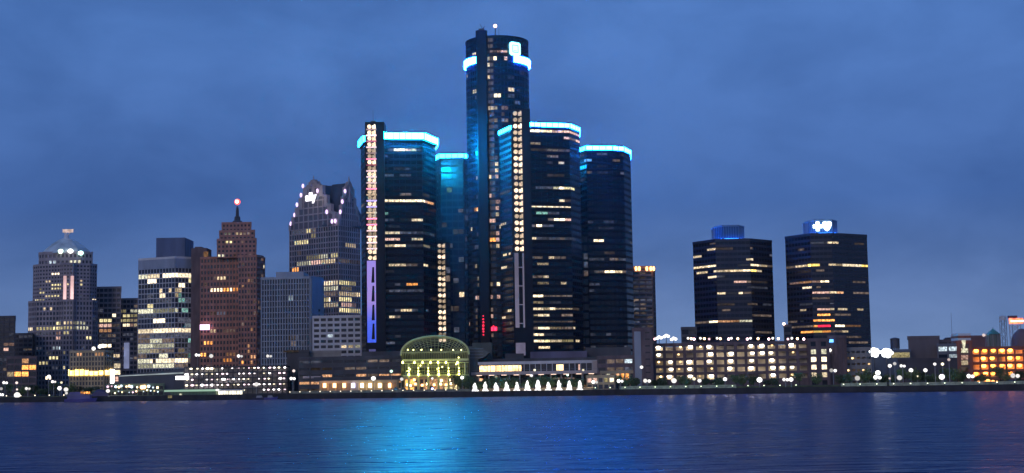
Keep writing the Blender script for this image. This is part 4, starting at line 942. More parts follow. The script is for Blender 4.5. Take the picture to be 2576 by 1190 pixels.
garage('parking_garage', 'small beige open sided parking garage under the emblem topped tower', 2126, 2191, Yr + 12, Yr + 12, 880, 878, 945, 6, 5, CONC, lambda f, k: 'y' if (f, k) in ((2, 3), (1, 3), (2, 0), (4, 1), (3, 4)) else None, pierw=.8, span=1.9, dep=20)

# orange garage at the right edge
GLO = emit('garage_orange', (1, .50, .16), 7, .3, 1)
CORE = emit('garage_orange_glow', (1, .26, .05), .55, .4, .3, False)
Yo = shore(2500, 60)
def lfo(f, k): return 'w' if k in (1, 2, 4, 6, 8) or random.random() < .45 else None
GLWs, GLYs = GLW, GLY; GLW = emit('garage_sodium', (1, .27, .04), 11, .2, 1)
rt, p, q, d, L, nr, zt, fh = garage('parking_garage', 'red brick parking garage glowing orange inside at the right edge', 2443, 2640, Yo, Yo - 4, 878, 872, 940, 4, 9, REDBR, lfo, pierw=.8, span=1.3, z0=GZ + 2.6)
GLW, GLY = GLWs, GLYs
B = Bld('brick_tower', 'red brick corner tower with striped top left of the orange lit garage', 'building', [(2408, Yo - 3), (2443, Yo - 3), (2443, Yo + 14), (2408, Yo + 14)], 860, ztop_of(2425, 862, Yo), 6, 12, DBRICK, REDBR, 2.0, 1.2, .4)
for k, (py) in enumerate((882, 899, 913, 929)):
    a = at(2427, py, Yo - 3.6); MB().box(a.x - 1.5, a.x + 1.5, Yo - 3.8, Yo - 2.7, a.z - 1, a.z + 1.1).build('window', WC[('pale', 'pink', 'bright', 'dimw')[k]], B.root)
a = at(2408, 840, Yo - 1); c = at(2443, 840, Yo - 1)
zz = B.z1
for k in range(4): MB().box(a.x + .2, c.x - .2, Yo - 1 + .1 * (k % 2), Yo + 10, zz + k * 1.1, zz + k * 1.1 + 1.1).build('striped_attic', (REDBR, WHITEM)[k % 2], B.root)
a = at(2425, 866, Yo - 4); MB().add([(a.x - 1, Yo - 4, a.z + 2), (a.x + 1, Yo - 4, a.z + 2), (a.x + .3, Yo - 4, a.z - 2.2), (a.x - .3, Yo - 4, a.z - 2.2), (a.x - 1, Yo - 3.5, a.z + 2), (a.x + 1, Yo - 3.5, a.z + 2), (a.x + .3, Yo - 3.5, a.z - 2.2), (a.x - .3, Yo - 3.5, a.z - 2.2)], [(0, 1, 2, 3), (7, 6, 5, 4), (0, 4, 5, 1), (1, 5, 6, 2), (2, 6, 7, 3), (3, 7, 4, 0)]).build('wall_sconce', WC['pale'], B.root)

# far right warehouses
def ware(lab, x0, x1, py, Y, mat, floors=5, dots=(), grid=False, cell=5, **k):
    B = Bld('warehouse', lab, 'building', quad(x0, x1, Y, 30), py, ztop_of((x0 + x1) / 2, py, Y), floors, cell, MIDG if grid else mat, mat, 1.0, 1.8, .25, grid=grid, **k)
    B.dots(dots); return B
WB = stone('brown_stucco', (.16, .135, .14), .9, .2); WC2 = stone('grey_stucco', (.2, .2, .22), .9, .2)
ware('broad blank brown warehouse left of the red brick corner tower', 2284, 2362, 849, 800, WB, 6)
ware('low grey store with a lit upper floor left of the red brick corner tower', 2358, 2410, 868, 790, WC2, 5, [(2371, 884, 'cool', 14), (2403, 883, 'cool', 10), (2398, 891, 'cool', 14), (2390, 905, 'cream', 8)], True)
B = ware('dark glazed upper block peeping over the low grey store', 2360, 2409, 858, 820, WB, 6, (), True)
clutter(B.root, at(2385, 850, 830).x, 832, B.z1, 8, 6, 5)
ware('brown block behind, between the red brick corner tower and the green roofed cupola', 2441, 2482, 848, 780, stone('brown_brick_far', (.2, .12, .12), .9), 6)
ware('low dark shed in front of the broad blank warehouse', 2260, 2420, 905, 740, stone('dark_shed', (.11, .10, .11), .9), 3, ())
ware('low grey shed beneath the round tank', 2190, 2290, 883, 790, stone('blue_shed', (.13, .15, .19), .9), 4, [(2263, 888, 'yel', 10), (2291, 888, 'cream', 3)])
a = at(2264, 874, 795); r_ = (at(2276, 874, 795).x - at(2253, 874, 795).x) / 2
wt = thing('water_tank', 'round dark rooftop tank on the low grey shed', 'tank', Vector((a.x, 805, at(2264, 883, 790).z)))
MB().lathe((a.x, 805, at(2264, 876, 795).z), [(r_, 0), (r_, 5), (r_ * 1.05, 5.05), (r_ * 1.05, 5.5), (r_ * .3, 6.1)], 20).build('tank_shell', METAL, wt, label='dark round tank shell')
m = MB()
for k in range(6): m.tube((a.x + r_ * .8 * math.cos(k * 1.047), 805 + r_ * .8 * math.sin(k * 1.047), at(2264, 883, 790).z), (a.x + r_ * .8 * math.cos(k * 1.047), 805 + r_ * .8 * math.sin(k * 1.047), at(2264, 875.8, 795).z), .25)
m.build('tank_legs', METAL, wt)
# cupola
Yc = 700; a = at(2499, 850, Yc); r_ = (at(2516, 850, Yc).x - at(2482, 850, Yc).x) / 2
cu_ = thing('cupola_pavilion', 'octagonal pavilion with green pointed roof above the orange lit garage', 'pavilion', Vector((a.x, Yc, GZ)))
zr = at(2499, 841, Yc).z
MB().lathe((a.x, Yc, GZ), [(r_ * 1.15, 0), (r_ * 1.15, zr - GZ - 6.5), (r_ * .9, zr - GZ - 6.4), (r_ * .9, zr - GZ)], 8).build('drum', stone('drum_greygreen', (.2, .22, .18), .8), cu_)
MB().lathe((a.x, Yc, zr), [(r_ * 1.1, 0), (r_ * .6, 1.3), (.3, 2.6), (.12, 2.9)], 8).build('roof', stone('roof_green', (.10, .30, .25), .6), cu_)
MB().tube((a.x, Yc, zr + 2.8), (a.x, Yc, at(2499, 823, Yc).z), .12, .06, 6).build('finial', METAL, cu_)
m = MB()
for k in range(8):
    t_ = math.pi * 2 * (k + .5) / 8; m.tube((a.x + r_ * .92 * math.cos(t_), Yc + r_ * .92 * math.sin(t_), zr - 6), (a.x + r_ * .92 * math.cos(t_), Yc + r_ * .92 * math.sin(t_), zr), .25)
m.build('column', CONC, cu_)
# lattice towers
def lattice(lab, px, Y, pytop, w, head=None):
    a = at(px, 870, Y); zt = at(px, pytop, Y).z; o = thing('lattice_tower', lab, 'tower', Vector((a.x, Y, GZ)))
    m = MB(); h = zt - GZ; n = 9
    for sx in (-1, 1):
        for sy in (-1, 1): m.tube((a.x + sx * w, Y + sy * w, GZ), (a.x + sx * w, Y + sy * w, zt), .16, .16, 5)
    for k in range(n):
        z = GZ + h * k / n; z2 = GZ + h * (k + 1) / n
        for sy in (-1, 1): m.tube((a.x - w, Y + sy * w, z), (a.x + w, Y + sy * w, z2), .1, .1, 4); m.tube((a.x + w, Y + sy * w, z), (a.x - w, Y + sy * w, z2), .1, .1, 4)
    m.build('lattice', STEEL, o); return o, a.x, zt
o, x, z = lattice('steel lattice tower with small pale tank left of the red sign', 2526, 760, 806, 1.3)
MB().lathe((x, 760, z), [(1.8, 0), (1.9, 2.0), (.4, 2.6)], 12).build('tank', WHITEM, o)
o, x, z = lattice('wide steel lattice tower carrying a glowing red and orange sign', 2556, 770, 817, 2.2)
q_ = at(2556, 808, 768)
MB().box(q_.x - 3.6, q_.x + 3.6, 767.6, 768.4, q_.z - 1.4, q_.z + 1.6).build('sign_panel', emit('sign_orange_red', (1, .16, .08), 3, .6, .5), o)
MB().box(q_.x - 3, q_.x + 3.8, 767.3, 767.6, q_.z - .4, q_.z + .5).build('sign_lettering', emit('sign_orange', (1, .72, .4), 4, .3, .8), o)
MB().box(q_.x - 3.4, q_.x + 1, 768.6, 771, q_.z + 1.6, q_.z + 3).build('sign_hood', METAL, o)
a = at(2580, 850, 740)
o = thing('brown_dome', 'brown domed roof cut by the right edge of the picture', 'dome', Vector((a.x, 745, GZ)))
MB().lathe((a.x, 745, GZ), [(5.5, 0), (5.5, at(2580, 858, 740).z - GZ), (5.2, at(2580, 850, 740).z - GZ), (4, at(2580, 838, 740).z - GZ), (1.8, at(2580, 828, 740).z - GZ), (.6, at(2580, 826, 740).z - GZ)], 16).build('dome_shell', stone('dome_brown', (.22, .13, .13), .7), o, True)
a = at(2395, 845, 1000); o = thing('radio_mast', 'thin radio mast far behind the warehouses', 'mast', Vector((a.x, 1000, GZ)))
MB().tube((a.x, 1000, GZ), (a.x, 1000, at(2395, 787, 1000).z), .22, .1, 5).build('mast_pole', STEEL, o)

# ------------------------------------------------------------------ left multi-tier lit deck
PKL = [emit('deck_lamp_white', (1, .92, .92), 6, .2, 1), emit('deck_lamp_pink', (1, .72, .82), 4, .2, 1), emit('deck_lamp_yellow', (1, .88, .62), 4, .2, 1)]
Yl = shore(460, 35); Yr = shore(722, 60)
p = at(462, 975, Yl); q = at(722, 960, Yr); p.z = q.z = 0
d = q - p; L = d.length; d /= L; nr = Vector((d.y, -d.x, 0))
rt = thing('parking_deck', 'open dark parking deck with rows of small white lamps left of the centre', 'garage', Vector(((p.x + q.x) / 2, (p.y + q.y) / 2, GZ)))
levels = 5
zt = (at(462, 926, Yl).z + at(722, 920, Yr).z) / 2; fh = (zt - GZ) / 5
m = MB()
for f in range(levels + 1): m.slab(p, q, GZ + fh * f - .15, GZ + fh * f + .45, -26, 0, nr)
m.build('deck', DCONC, rt)
m = MB()
for k in range(22): u = L * k / 21; m.slab(p + d * max(0, u - .25), p + d * min(L, u + .25), GZ, zt, -1, -.2, nr)
m.build('pier', DCONC, rt)
MB().slab(p, q, GZ, zt - .5, -26, -5, nr).build('inner_core', stone('deck_plaster', (.34, .32, .32), .9), rt)
rg = random.Random(9); cnt = 0
for f in range(levels):
    for k in range(20):
        if rg.random() < .12 or (f == 0 and 12 < k < 15): continue
        u = L * (k + .5 + rg.uniform(-.15, .15)) / 20; c0 = p + d * u - nr * rg.uniform(.3, 2); z = GZ + fh * (f + 1) - .7
        w = rg.choice((.5, .6, .9)) if k < 8 else .5
        MB().ball((c0.x, c0.y, z), w * 1.25, 8, .55).build('deck_lamp', rg.choice(PKL), rt); cnt += 1
a = at(461, 951, Yl - 2); MB().box(a.x - 4, a.x + 3, Yl - 3, Yl - 1.5, a.z - .9, a.z + 1.1).build('sign_board', emit('sign_white_soft', (1, .95, 1), 3.5), rt)

# ------------------------------------------------------------------ vault, winter garden
Y = 742
zg = GZ
vx0 = at(1010, 884, Y).x; vx1 = at(1181, 884, Y).x; zsp = at(1095, 893, Y).z; zap = at(1090, 846, Y).z; cxv = (vx0 + vx1) / 2 - .3; hw = (vx1 - vx0) / 2
wg = thing('glass_vault', 'glass vaulted winter garden glowing yellow green inside, below the cream lamp column', 'winter garden', Vector((cxv, Y, zg)))
N = 24
def arcp(k, s=1.0, yy=Y):
    t_ = math.pi * k / N; return Vector((cxv - hw * s * math.cos(t_), yy, zsp + (zap - zsp) * s * math.sin(t_) ** .85))
YG = stone('steel_yellow_green', (.66, .70, .28), .5, .15)
DEP = 44
GV = bpy.data.materials.new('vault_glass'); GV.use_nodes = True; bb = GV.node_tree.nodes['Principled BSDF']
bb.inputs['Base Color'].default_value = (.10, .14, .10, 1); bb.inputs['Roughness'].default_value = .15; bb.inputs['Alpha'].default_value = .38
# shell behind the front face
m = MB()
for k in range(N):
    a, b_ = arcp(k), arcp(k + 1)
    m.add([a, b_, b_ + Vector((0, DEP, 0)), a + Vector((0, DEP, 0))], [(0, 1, 2, 3)])
m.add([(cxv - hw, Y, zg), (cxv - hw, Y, zsp), (cxv - hw, Y + DEP, zsp), (cxv - hw, Y + DEP, zg)], [(0, 1, 2, 3)])
m.add([(cxv + hw, Y, zg), (cxv + hw, Y, zsp), (cxv + hw, Y + DEP, zsp), (cxv + hw, Y + DEP, zg)], [(0, 1, 2, 3)])
m.build('vault_shell', stone('vault_shell_olive', (.24, .27, .17), .6), wg)
MB().box(cxv - hw + .6, cxv + hw - .6, Y + 24, Y + 24.5, zg, zsp + 4).build('back_wall', stone('vault_back', (.22, .23, .13), .8, .4, .4), wg)
# front arch rim
m = MB()
for k in range(N): m.tube(arcp(k) + Vector((0, -.3, 0)), arcp(k + 1) + Vector((0, -.3, 0)), .55, .55, 6)
m.build('arch_rim', YG, wg)
m = MB()
for s in (.93, .86, .78, .70, .6, .5):
    for k in range(N):
        m.tube(arcp(k, s), arcp(k + 1, s), .13, .13, 4)
for k in range(1, N): m.tube(arcp(k, .99), Vector((cxv + (arcp(k).x - cxv) * .62, Y, zsp + .5)), .13, .13, 4)
m.build('fan_mullion', YG, wg)
for i, (py, r_) in enumerate(((886, .3), (905.5, .55), (913, .25), (944, .4))):
    z = at(1095, py, Y).z
    MB().box(vx0 + .5, vx1 - .5, Y - .5, Y + .4, z - r_, z + r_).build('front_beam', YG, wg)
colx = [1028, 1052, 1077, 1103, 1128, 1154, 1170]
for px in colx:
    a = at(px, 930, Y); MB().tube((a.x, Y - .2, zg), (a.x, Y - .2, at(px, 914, Y).z), .55, .5, 10).build('column', YG, wg)
m = MB()
for px in range(1014, 1180, 6):
    a = at(px, 930, Y + .3); m.tube((a.x, Y + .3, at(px, 906, Y).z), (a.x, Y + .3, at(px, 886, Y).z), .1, .1, 4)
    m.tube((a.x, Y + .3, at(px, 944, Y).z), (a.x, Y + .3, at(px, 914, Y).z), .07, .07, 4)
for py in (919, 925, 932, 938): m.box(vx0 + 1, vx1 - 1, Y + .2, Y + .4, at(1095, py, Y).z - .06, at(1095, py, Y).z + .06)
m.build('front_mullion', YG, wg)
YL = emit('lamp_yellow_green', (1, .94, .26), 12)
YL2 = emit('lamp_amber_vault', (1, .72, .25), 5)
for px in (1042.6, 1063, 1083, 1102, 1121.6, 1151, 1013):
    a = at(px, 912, Y - 1.4); MB().ball((a.x, Y - 1.4, a.z), .42, 8, 1.5).build('front_lamp', YL, wg)
for px in colx[:-1]:
    
    for py, q_ in ((942, .42), (934, .26), (926, .2)):
        a = at(px, py, Y - 1.0); MB().ball((a.x + .1, Y - 1.05, a.z), q_, 8, 1.6).build('column_uplight', YL, wg)
rg = random.Random(3)
for k in range(14):   # plants and galleries catch the light from hanging lamps inside
    a = at(rg.uniform(1022, 1172), rg.uniform(895, 940), Y + rg.uniform(8, 30)); MB().ball(a, .3, 8).build('hanging_lamp', YL, wg)
for px in (1026, 1040, 1060, 1085, 1110, 1140, 1160):
    a = at(px, 880, Y + 9); MB().ball((a.x, Y + 9, a.z), .34, 8).build('hanging_lamp', YL, wg)
for i, py in enumerate((936, 922, 908)):
    z = at(1095, py, Y + 14).z; MB().box(vx0 + 1, vx1 - 1, Y + 14 + i * 3, Y + 34, z - .4, z + .4).build('gallery', CONC, wg)
m = MB()
for k in range(12):
    a = at(rg.uniform(1020, 1172), 930, Y + 10)
    for _ in range(26):
        c0 = Vector((a.x + rg.gauss(0, 1.3), Y + 10 + rg.gauss(0, 1), GZ + 4 + rg.uniform(0, 8))); u = Vector((rg.uniform(-1, 1), rg.uniform(-1, 1), rg.uniform(-1, 1))).normalized() * .6; v = u.orthogonal().normalized() * .5
        m.add([c0 - u, c0 + v, c0 + u, c0 - v], [(0, 1, 2, 3)])
m.build('palm_foliage', stone('indoor_leaf', (.07, .13, .04), .8), wg)
# rear vault stepping to the right
rv = thing('rear_vault', 'dark smaller vault block stepping down right of the glass winter garden', 'vault', Vector((at(1205, 900, 760).x, 760, GZ)))
x0 = at(1178, 900, 760).x; x1 = at(1236, 900, 760).x; z0_ = GZ; z1_ = at(1200, 872, 760).z
pts = [(x0, GZ), (x1 - 7, GZ), (x1 - 7, at(1200, 905, 760).z), (x1 - 3, at(1200, 898, 760).z), (x1 - 1, at(1200, 888, 760).z), (x1 - 4, at(1200, 880, 760).z), (x0 + 3, z1_), (x0, z1_)]
n = len(pts); MB().add([(a_, 752, b_) for a_, b_ in pts] + [(a_, 790, b_) for a_, b_ in pts], [tuple(range(n)), tuple(range(n, 2 * n))] + [(k, (k + 1) % n, (k + 1) % n + n, k + n) for k in range(n)]).build('vault_body', stone('vault_olive', (.13, .14, .12), .7), rv)
m = MB()
for py in (877, 884, 892, 900): m.box(x0, x1 - 4, 751.6, 751.95, at(1200, py, 752).z - .12, at(1200, py, 752).z + .12)
m.build('ledge', STEEL, rv)

# skywalk building to the right
Y = shore(1350, 46)
B = Bld('promenade_hall', 'long low hall with pinkish floor band and gold lit windows right of the winter garden', 'building', [(1192, Y + 2), (1504, Y - 10), (1504, Y + 14), (1192, Y + 24)], 915, ztop_of(1340, 913, Y), 1, 3.0, MIDG, GREYP, .3, .8, .3, z0=at(1340, 936, Y).z, parapet=True)
rt = B.root
GI = emit('hall_gold', (1, .62, .26), 2.6, .7, .6); GI2 = emit('hall_cream', (1, .66, .30), 3)
p, q = [e for e in B.e if e[4].y < -.8][0][:2]; d = (q - p).normalized(); L = (q - p).length; nr = Vector((d.y, -d.x, 0))
def fx(px): return (at(px, 925, Y).x - p.x) / (q.x - p.x) * L
for a0, a1, mt in ((1206, 1226, GI), (1227, 1246, GI2), (1247, 1270, GI), (1271, 1290, GI2), (1291, 1311, GI), (1399, 1416, GI2), (1453, 1457, WC['pink'])):
    MB().slab(p + d * fx(a0), p + d * fx(a1), B.z0 + .6, B.z1 - 1.1, .02, .12, nr).build('lit_window', mt, rt)
PB = stone('pinkish_concrete', (.55, .45, .42), .8, .1)
MB().slab(p - d * 1, q + d * 1, B.z0 - 1.2, B.z0 + .3, -20, 2.2, nr).build('walkway_slab', PB, rt)
MB().slab(p - d * .5, q + d * .5, B.z0 + 1.2, B.z0 + 1.3, 2.0, 2.1, nr).build('handrail', STEEL, rt)
for k in range(12):
    a = p + d * (L * (k + .5) / 12) + nr * 1; MB().tube((a.x, a.y, GZ), (a.x, a.y, B.z0 - 1.2), .4, .4, 8).build('support', CONC, rt)
MB().slab(q - d * 2.5, q, B.z0, B.z1 + .5, .3, 2, nr).build('end_wall', PB, rt)
for k in range(10):
    a = p + d * (L * (k + .5) / 10) + nr * 1.9; MB().box(a.x - 1.4, a.x + 1.4, a.y - .1, a.y + .1, B.z0 - 1.45, B.z0 - 1.25).build('soffit_light', emit('soffit_pink', (1, .68, .5), 3), rt)
B = Bld('cafe_block', 'small beige cafe with pale lit openings right of the self-glowing fountain jets', 'building', [(1476, shore(1510, 20)), (1546, shore(1510, 18)), (1546, shore(1510, 30)), (1476, shore(1510, 32))], 952, ztop_of(1510, 948, shore(1510, 20)), 2, 3, GREYG, LIME, .8, 1.2, .3)
B.dots([(1489, 960, 'pink', 3), (1525, 957, 'yel', 6), (1537, 958, 'bright', 6)])
B = Bld('cafe_block', 'narrow beige arcade with amber openings at the foot of the brick block', 'building', [(1512, shore(1560, 34)), (1596, shore(1560, 32)), (1596, shore(1560, 38)), (1512, shore(1560, 40))], 938, ztop_of(1550, 937, shore(1560, 34)), 2, 2.4, GREYG, LIME, .8, 1.0, .3)
B.dots([(1532, 942, 'pale', 8), (1555, 944, 'warm', 6), (1576, 942, 'orange', 8), (1565, 950, 'warm', 5), (1545, 951, 'dimw', 6)])

# low waterfront buildings left of vault
Y = shore(880, 34)
B = Bld('promenade_hall', 'long low hall with pink white roof band left of the winter garden', 'building', [(765, Y + 8), (1000, Y), (1000, Y + 20), (765, Y + 28)], 942, ztop_of(880, 943, Y), 2, 3.2, MIDG, CONC, .5, 1.2, .3)
p, q = [e for e in B.e if e[4].y < -.8][0][:2]; d = (q - p).normalized(); L = (q - p).length; nr = Vector((d.y, -d.x, 0))
MB().slab(p, q, B.z1 - 1.5, B.z1 - .3, .5, 2.2, nr).build('roof_band', PB, B.root)
for a0, a1 in ((.03, .12), (.15, .24), (.27, .36), (.44, .5), (.6, .65)):
    MB().slab(p + d * L * a0, p + d * L * a1, B.z1 - 2.2, B.z1 - 1.7, .6, 1.6, nr).build('band_light', emit('band_pink', (1, .55, .42), 2.2), B.root)
B.dots([(800, 957, 'dimw', 12), (815, 957, 'bright', 5), (830, 960, 'warm', 14), (850, 958, 'warm', 20), (864, 956, 'pink', 6), (880, 958, 'blue', 6), (905, 955, 'dimw', 6), (925, 954, 'cream', 6), (940, 952, 'bright', 8), (958, 956, 'dimw', 8), (975, 954, 'cream', 8), (985, 950, 'warm', 8)])
B.rnd(40, ['warm', 'cream', 'pink', 'dimw', 'orange'], maxrun=2, seed=77)
Y2 = shore(880, 20)
B = Bld('arcade', 'low arcade with glowing amber openings along the promenade left of the winter garden', 'arcade', [(806, Y2 + 2), (1000, Y2), (1000, Y2 + 5), (806, Y2 + 6)], 962, ztop_of(900, 961, Y2), 1, 4.2, stone('arcade_back', (.3, .24, .17), .8), LIME, .9, 1.0, .6, parapet=True)
AMB = emit('lantern_amber', (1, .52, .22), 5); AMY = emit('lantern_yellow', (1, .78, .42), 5); BLUW = emit('lantern_blue', (.6, .6, 1), 6)
for px, mt in ((816.5, AMB), (841.5, AMB), (865.9, AMB), (888.7, BLUW), (910.9, AMY), (930.9, AMY), (955.3, AMY), (980.6, AMB)):
    a = at(px, 970, Y2 - 1); MB().box(a.x - .8, a.x + .8, Y2 - 1.4, Y2 - .6, a.z - 1.1, a.z + 1.2).build('lantern', mt, B.root)
# terrace below vault
Y3 = shore(1090, 22)
B = Bld('terrace', 'amber lit stone terrace in front of the glass winter garden', 'terrace', [(1018, Y3 + 1), (1165, Y3), (1165, Y3 + 10), (1018, Y3 + 10)], 948, ztop_of(1090, 951, Y3), 2, 2.6, GREYG, LIME, .8, 1.1, .5)
for k, (px, py, mt) in enumerate(((1025, 968, AMY), (1032, 970, AMY), (1045, 966, AMB), (1062, 969, AMB), (1075, 966, AMY), (1092, 968, AMB), (1108, 966, AMY), (1122, 968, AMB), (1135, 965, AMY), (1150, 968, AMB), (1042, 955.6, AMB), (1110, 957, AMY), (1130, 956, AMY))):
    a = at(px, py, Y3 - 1); MB().box(a.x - .6, a.x + .6, Y3 - 1.1, Y3 - .55, a.z - .6, a.z + .6).build('lantern', mt, B.root)
B.rnd(14, ['warm', 'orange', 'yel'], maxrun=2, seed=71)

# market pavilion left
Yk = shore(330, 14)
B = Bld('market_pavilion', 'low market pavilion with mixed coloured lights by the water left of the green shed', 'pavilion', [(268, Yk + 1), (412, Yk), (412, Yk + 10), (268, Yk + 10)], 972, ztop_of(340, 969, Yk), 2, 2.8, MIDG, GREENF, .5, 1.0, .4)
MB().slab(B.plan[0], B.plan[1], 0, .01, 0, .01, Vector((0, -1, 0)))
rg = random.Random(12)
ML = [emit('market_cream', (1, .84, .5), 4), emit('market_peach', (1, .6, .38), 4), emit('market_pink', (1, .6, .8), 4), emit('market_cool', (.7, .85, 1), 3), AMY]
for px in (271, 281, 291, 299, 305, 318, 325, 331, 345, 357, 363, 374, 385, 396):
    a = at(px, 973 + rg.uniform(-2, 2), Yk - .8); r_ = 1.1 if px in (357, 363) else rg.uniform(.45, .75)
    MB().ball((a.x, a.y, a.z), r_, 8).build('stall_lamp', rg.choice(ML) if r_ < 1 else AMB, B.root)
for px in range(280, 408, 9):
    a = at(px, 985 + rg.uniform(-4, 5), Yk - .8)
    if rg.random() < .7: MB().ball((a.x, a.y, a.z), rg.uniform(.3, .5), 8).build('stall_lamp', rg.choice(ML), B.root)
a = at(270, 999, shore(300, 1)); c = at(340, 998, shore(300, 1))
MB().box(a.x, c.x, shore(300, 2), shore(300, 4), at(300, 998, shore(300, 2)).z, at(300, 994.5, shore(300, 2)).z).build('counter', stone('counter_cream', (.5, .5, .34), .8), B.root)

# green shed & its bright end
Yk = shore(500, 6)
sh_ = thing('riverside_shed', 'long low green shed at the water edge with pale lit eave', 'shed', Vector((at(480, 990, Yk).x, Yk, GZ - 1.5)))
a = at(428, 990, Yk); c = at(544, 990, Yk); zt = at(480, 985, Yk).z; zb = at(480, 1002, Yk).z
MB().box(a.x, c.x, Yk, Yk + 8, zb, zt).build('wall', GREENF, sh_)
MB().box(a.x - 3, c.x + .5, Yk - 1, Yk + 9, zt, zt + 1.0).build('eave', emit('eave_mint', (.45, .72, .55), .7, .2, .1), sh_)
m = MB()
for k in range(14): x = a.x + (c.x - a.x) * k / 14; m.box(x - .1, x + .1, Yk - .12, Yk, zb, zt)
m.build('batten', METAL, sh_)
q_ = at(454, 993, Yk - 1); MB().ball((q_.x, Yk - .8, q_.z), .7, 8).build('wall_lamp', WC['pale'], sh_)
q_ = at(431, 998, Yk - 1); MB().box(q_.x - 2, q_.x + 2, Yk - .6, Yk - .1, q_.z - .7, q_.z + .7).build('window', WC['yel'], sh_)
a = at(545, 990, Yk - 2); c = at(604, 990, Yk - 2)
kb = thing('white_pavilion', 'dazzling cream white lit pavilion at the right end of the green shed', 'pavilion', Vector(((a.x + c.x) / 2, Yk, GZ - 1.5)))
m = MB()
MB().box(a.x + .5, c.x - .5, Yk - 1, Yk + 7, zb, zt + .1).build('glazed_wall', emit('pavilion_cream', (1, .93, .72), 1.7, .45, .35), kb)
MB().box(a.x - .5, c.x + .3, Yk - 1.8, Yk + 8, zt + .1, zt + .7).build('roof', WHITEM, kb)
m = MB()
for k in range(9): x = a.x + .6 + (c.x - a.x - 1.2) * k / 8; m.box(x - .09, x + .09, Yk - 1.25, Yk - 1.02, zb, zt)
m.build('mullion', METAL, kb)
q_ = at(547, 981, Yk - 2); MB().ball((q_.x, Yk - 2.3, q_.z), .9, 8, .6).build('eave_lamp', WHITEL, kb)

# ------------------------------------------------------------------ lamps
LM = {'w': emit('street_white', (1, .96, .92), 1.9), 'p': emit('street_pinkish', (1, .80, .74), 1.7), 'y': emit('street_yellowish', (1, .9, .6), 1.8), 'o': emit('street_orange', (1, .40, .10), 5),
      'g': emit('street_mint', (.65, 1, .8), 3), 'b': emit('street_blue', (.45, .45, 1), 4)}
def lamp_mesh():
    pass
def lamps(group, word, place, pts, off, size=1.12):
    """one lamp thing for every light point; labels count from the left"""
    pts = sorted(pts); n = len(pts)
    ordn = ['leftmost', 'second', 'third', 'fourth', 'fifth', 'sixth', 'seventh', 'eighth', 'ninth', 'tenth', 'eleventh', 'twelfth', 'thirteenth', 'fourteenth']
    for i, pt in enumerate(pts):
        px, py, k = pt[0], pt[1], pt[2]; s = pt[3] if len(pt) > 3 else 1.0; of = pt[4] if len(pt) > 4 else off
        Y = shore(px, of); a = at(px, py, Y)
        if i == 0: pos = 'leftmost'
        elif i == n - 1 and n > 1: pos = 'rightmost'
        else: pos = ordn[i] + ' from left'
        cn = {'w': 'white', 'p': 'pinkish', 'y': 'yellowish', 'o': 'orange', 'g': 'mint green', 'b': 'bluish'}[k]
        o = thing('street_lamp', '%s %s lamp, %s %s' % ('big' if s > 1.2 else 'small' if s < .7 else 'round', cn, pos, place), 'street lamp', Vector((a.x, Y, GZ)), group)
        r_ = size * s
        MB().tube((a.x, Y, GZ), (a.x, Y, max(GZ + .3, a.z - r_ * .8)), .2, .12, 6).build('post', STEEL, o)
        if s >= .95 and i % 2 == 0:
            MB().box(a.x - r_ * .9, a.x + r_ * .9, Y - .06, Y + .06, a.z - r_ * .95, a.z - r_ * .8).build('cross_arm', STEEL, o)
            MB().ball((a.x - r_ * .6, Y, a.z), r_ * .66, 10, 1.0).build('globe', LM[k], o); MB().ball((a.x + r_ * .72, Y, a.z - r_ * .12), r_ * .58, 10, .9).build('globe', LM[k], o)
            continue
        g = MB().ball((a.x, Y, a.z), r_ * .9, 10, .9).build('globe', LM[k], o)
        MB().lathe((a.x, Y, a.z + r_ * .86), [(r_ * .55, 0), (r_ * .3, .12), (.05, .3)], 8).build('cap', METAL, o)
lamps('lamps before the brick garage', 'white', 'of the lamps before the brick garage', [(1560, 958.3, 'w', 1.1), (1627.7, 957.7, 'w', 1.3), (1695.4, 957.7, 'w', 1.25), (1746, 953, 'y', .8), (1759.6, 957.7, 'w', .95), (1823.9, 953.8, 'w', .9), (1910.6, 955.6, 'w', 1.25), (1976, 954.7, 'w', 1.05), (1990, 954.7, 'w', 1.0), (1496.3, 961, 'w', 1.1), (1613.8, 923.7, 'w', .8, 26), (1528, 899, 'w', .8, 40)], 9)
lamps('lamps right of the garage', 'white', 'of the lamps right of the brick garage', [(2095.8, 931.6, 'w', 1.2), (2157, 951.3, 'w', 1.2), (2208.4, 938, 'w', 1.2), (2207.3, 949, 'w', 1.3), (2238.4, 920.3, 'w', .9), (2250.6, 914.8, 'w', .8), (2270.5, 920.3, 'w', .95), (2291.6, 931.4, 'w', 1.0), (2262.8, 950.3, 'w', 1.2), (2328, 931.4, 'w', .95), (2308, 947, 'y', .5), (2238, 952, 'p', .5)], 16)
lamps('lamps near the orange garage', 'white', 'of the lamps near the orange lit garage', [(2369.3, 948, 'w', 1.3), (2441.4, 945.9, 'w', 1.2), (2553.5, 944.7, 'w', 1.45), (2491.3, 960, 'o', 1.5), (2478, 962.5, 'o', .9), (2462, 962.5, 'o', .9), (2508, 963.6, 'o', 1.0), (2351.5, 915.9, 'w', .7), (2371, 915.9, 'y', .7), (2387, 904.8, 'p', .7), (2478, 843, 'p', 1.0, 70)], 14)
lamps('lamps by the parking deck', 'white', 'of the lamps around the open parking deck', [(497, 893, 'w', 1.1, 90), (531.3, 895.6, 'w', 1.2, 90), (603.5, 895.6, 'w', 1.2, 90), (677, 895.6, 'w', 1.2, 90), (739, 933, 'p', .8, 40), (757.5, 914.4, 'w', .9, 50), (736, 952, 'w', 1.1, 26), (645, 967, 'w', 1.2, 20), (706, 952, 'w', .8, 26)], 20)
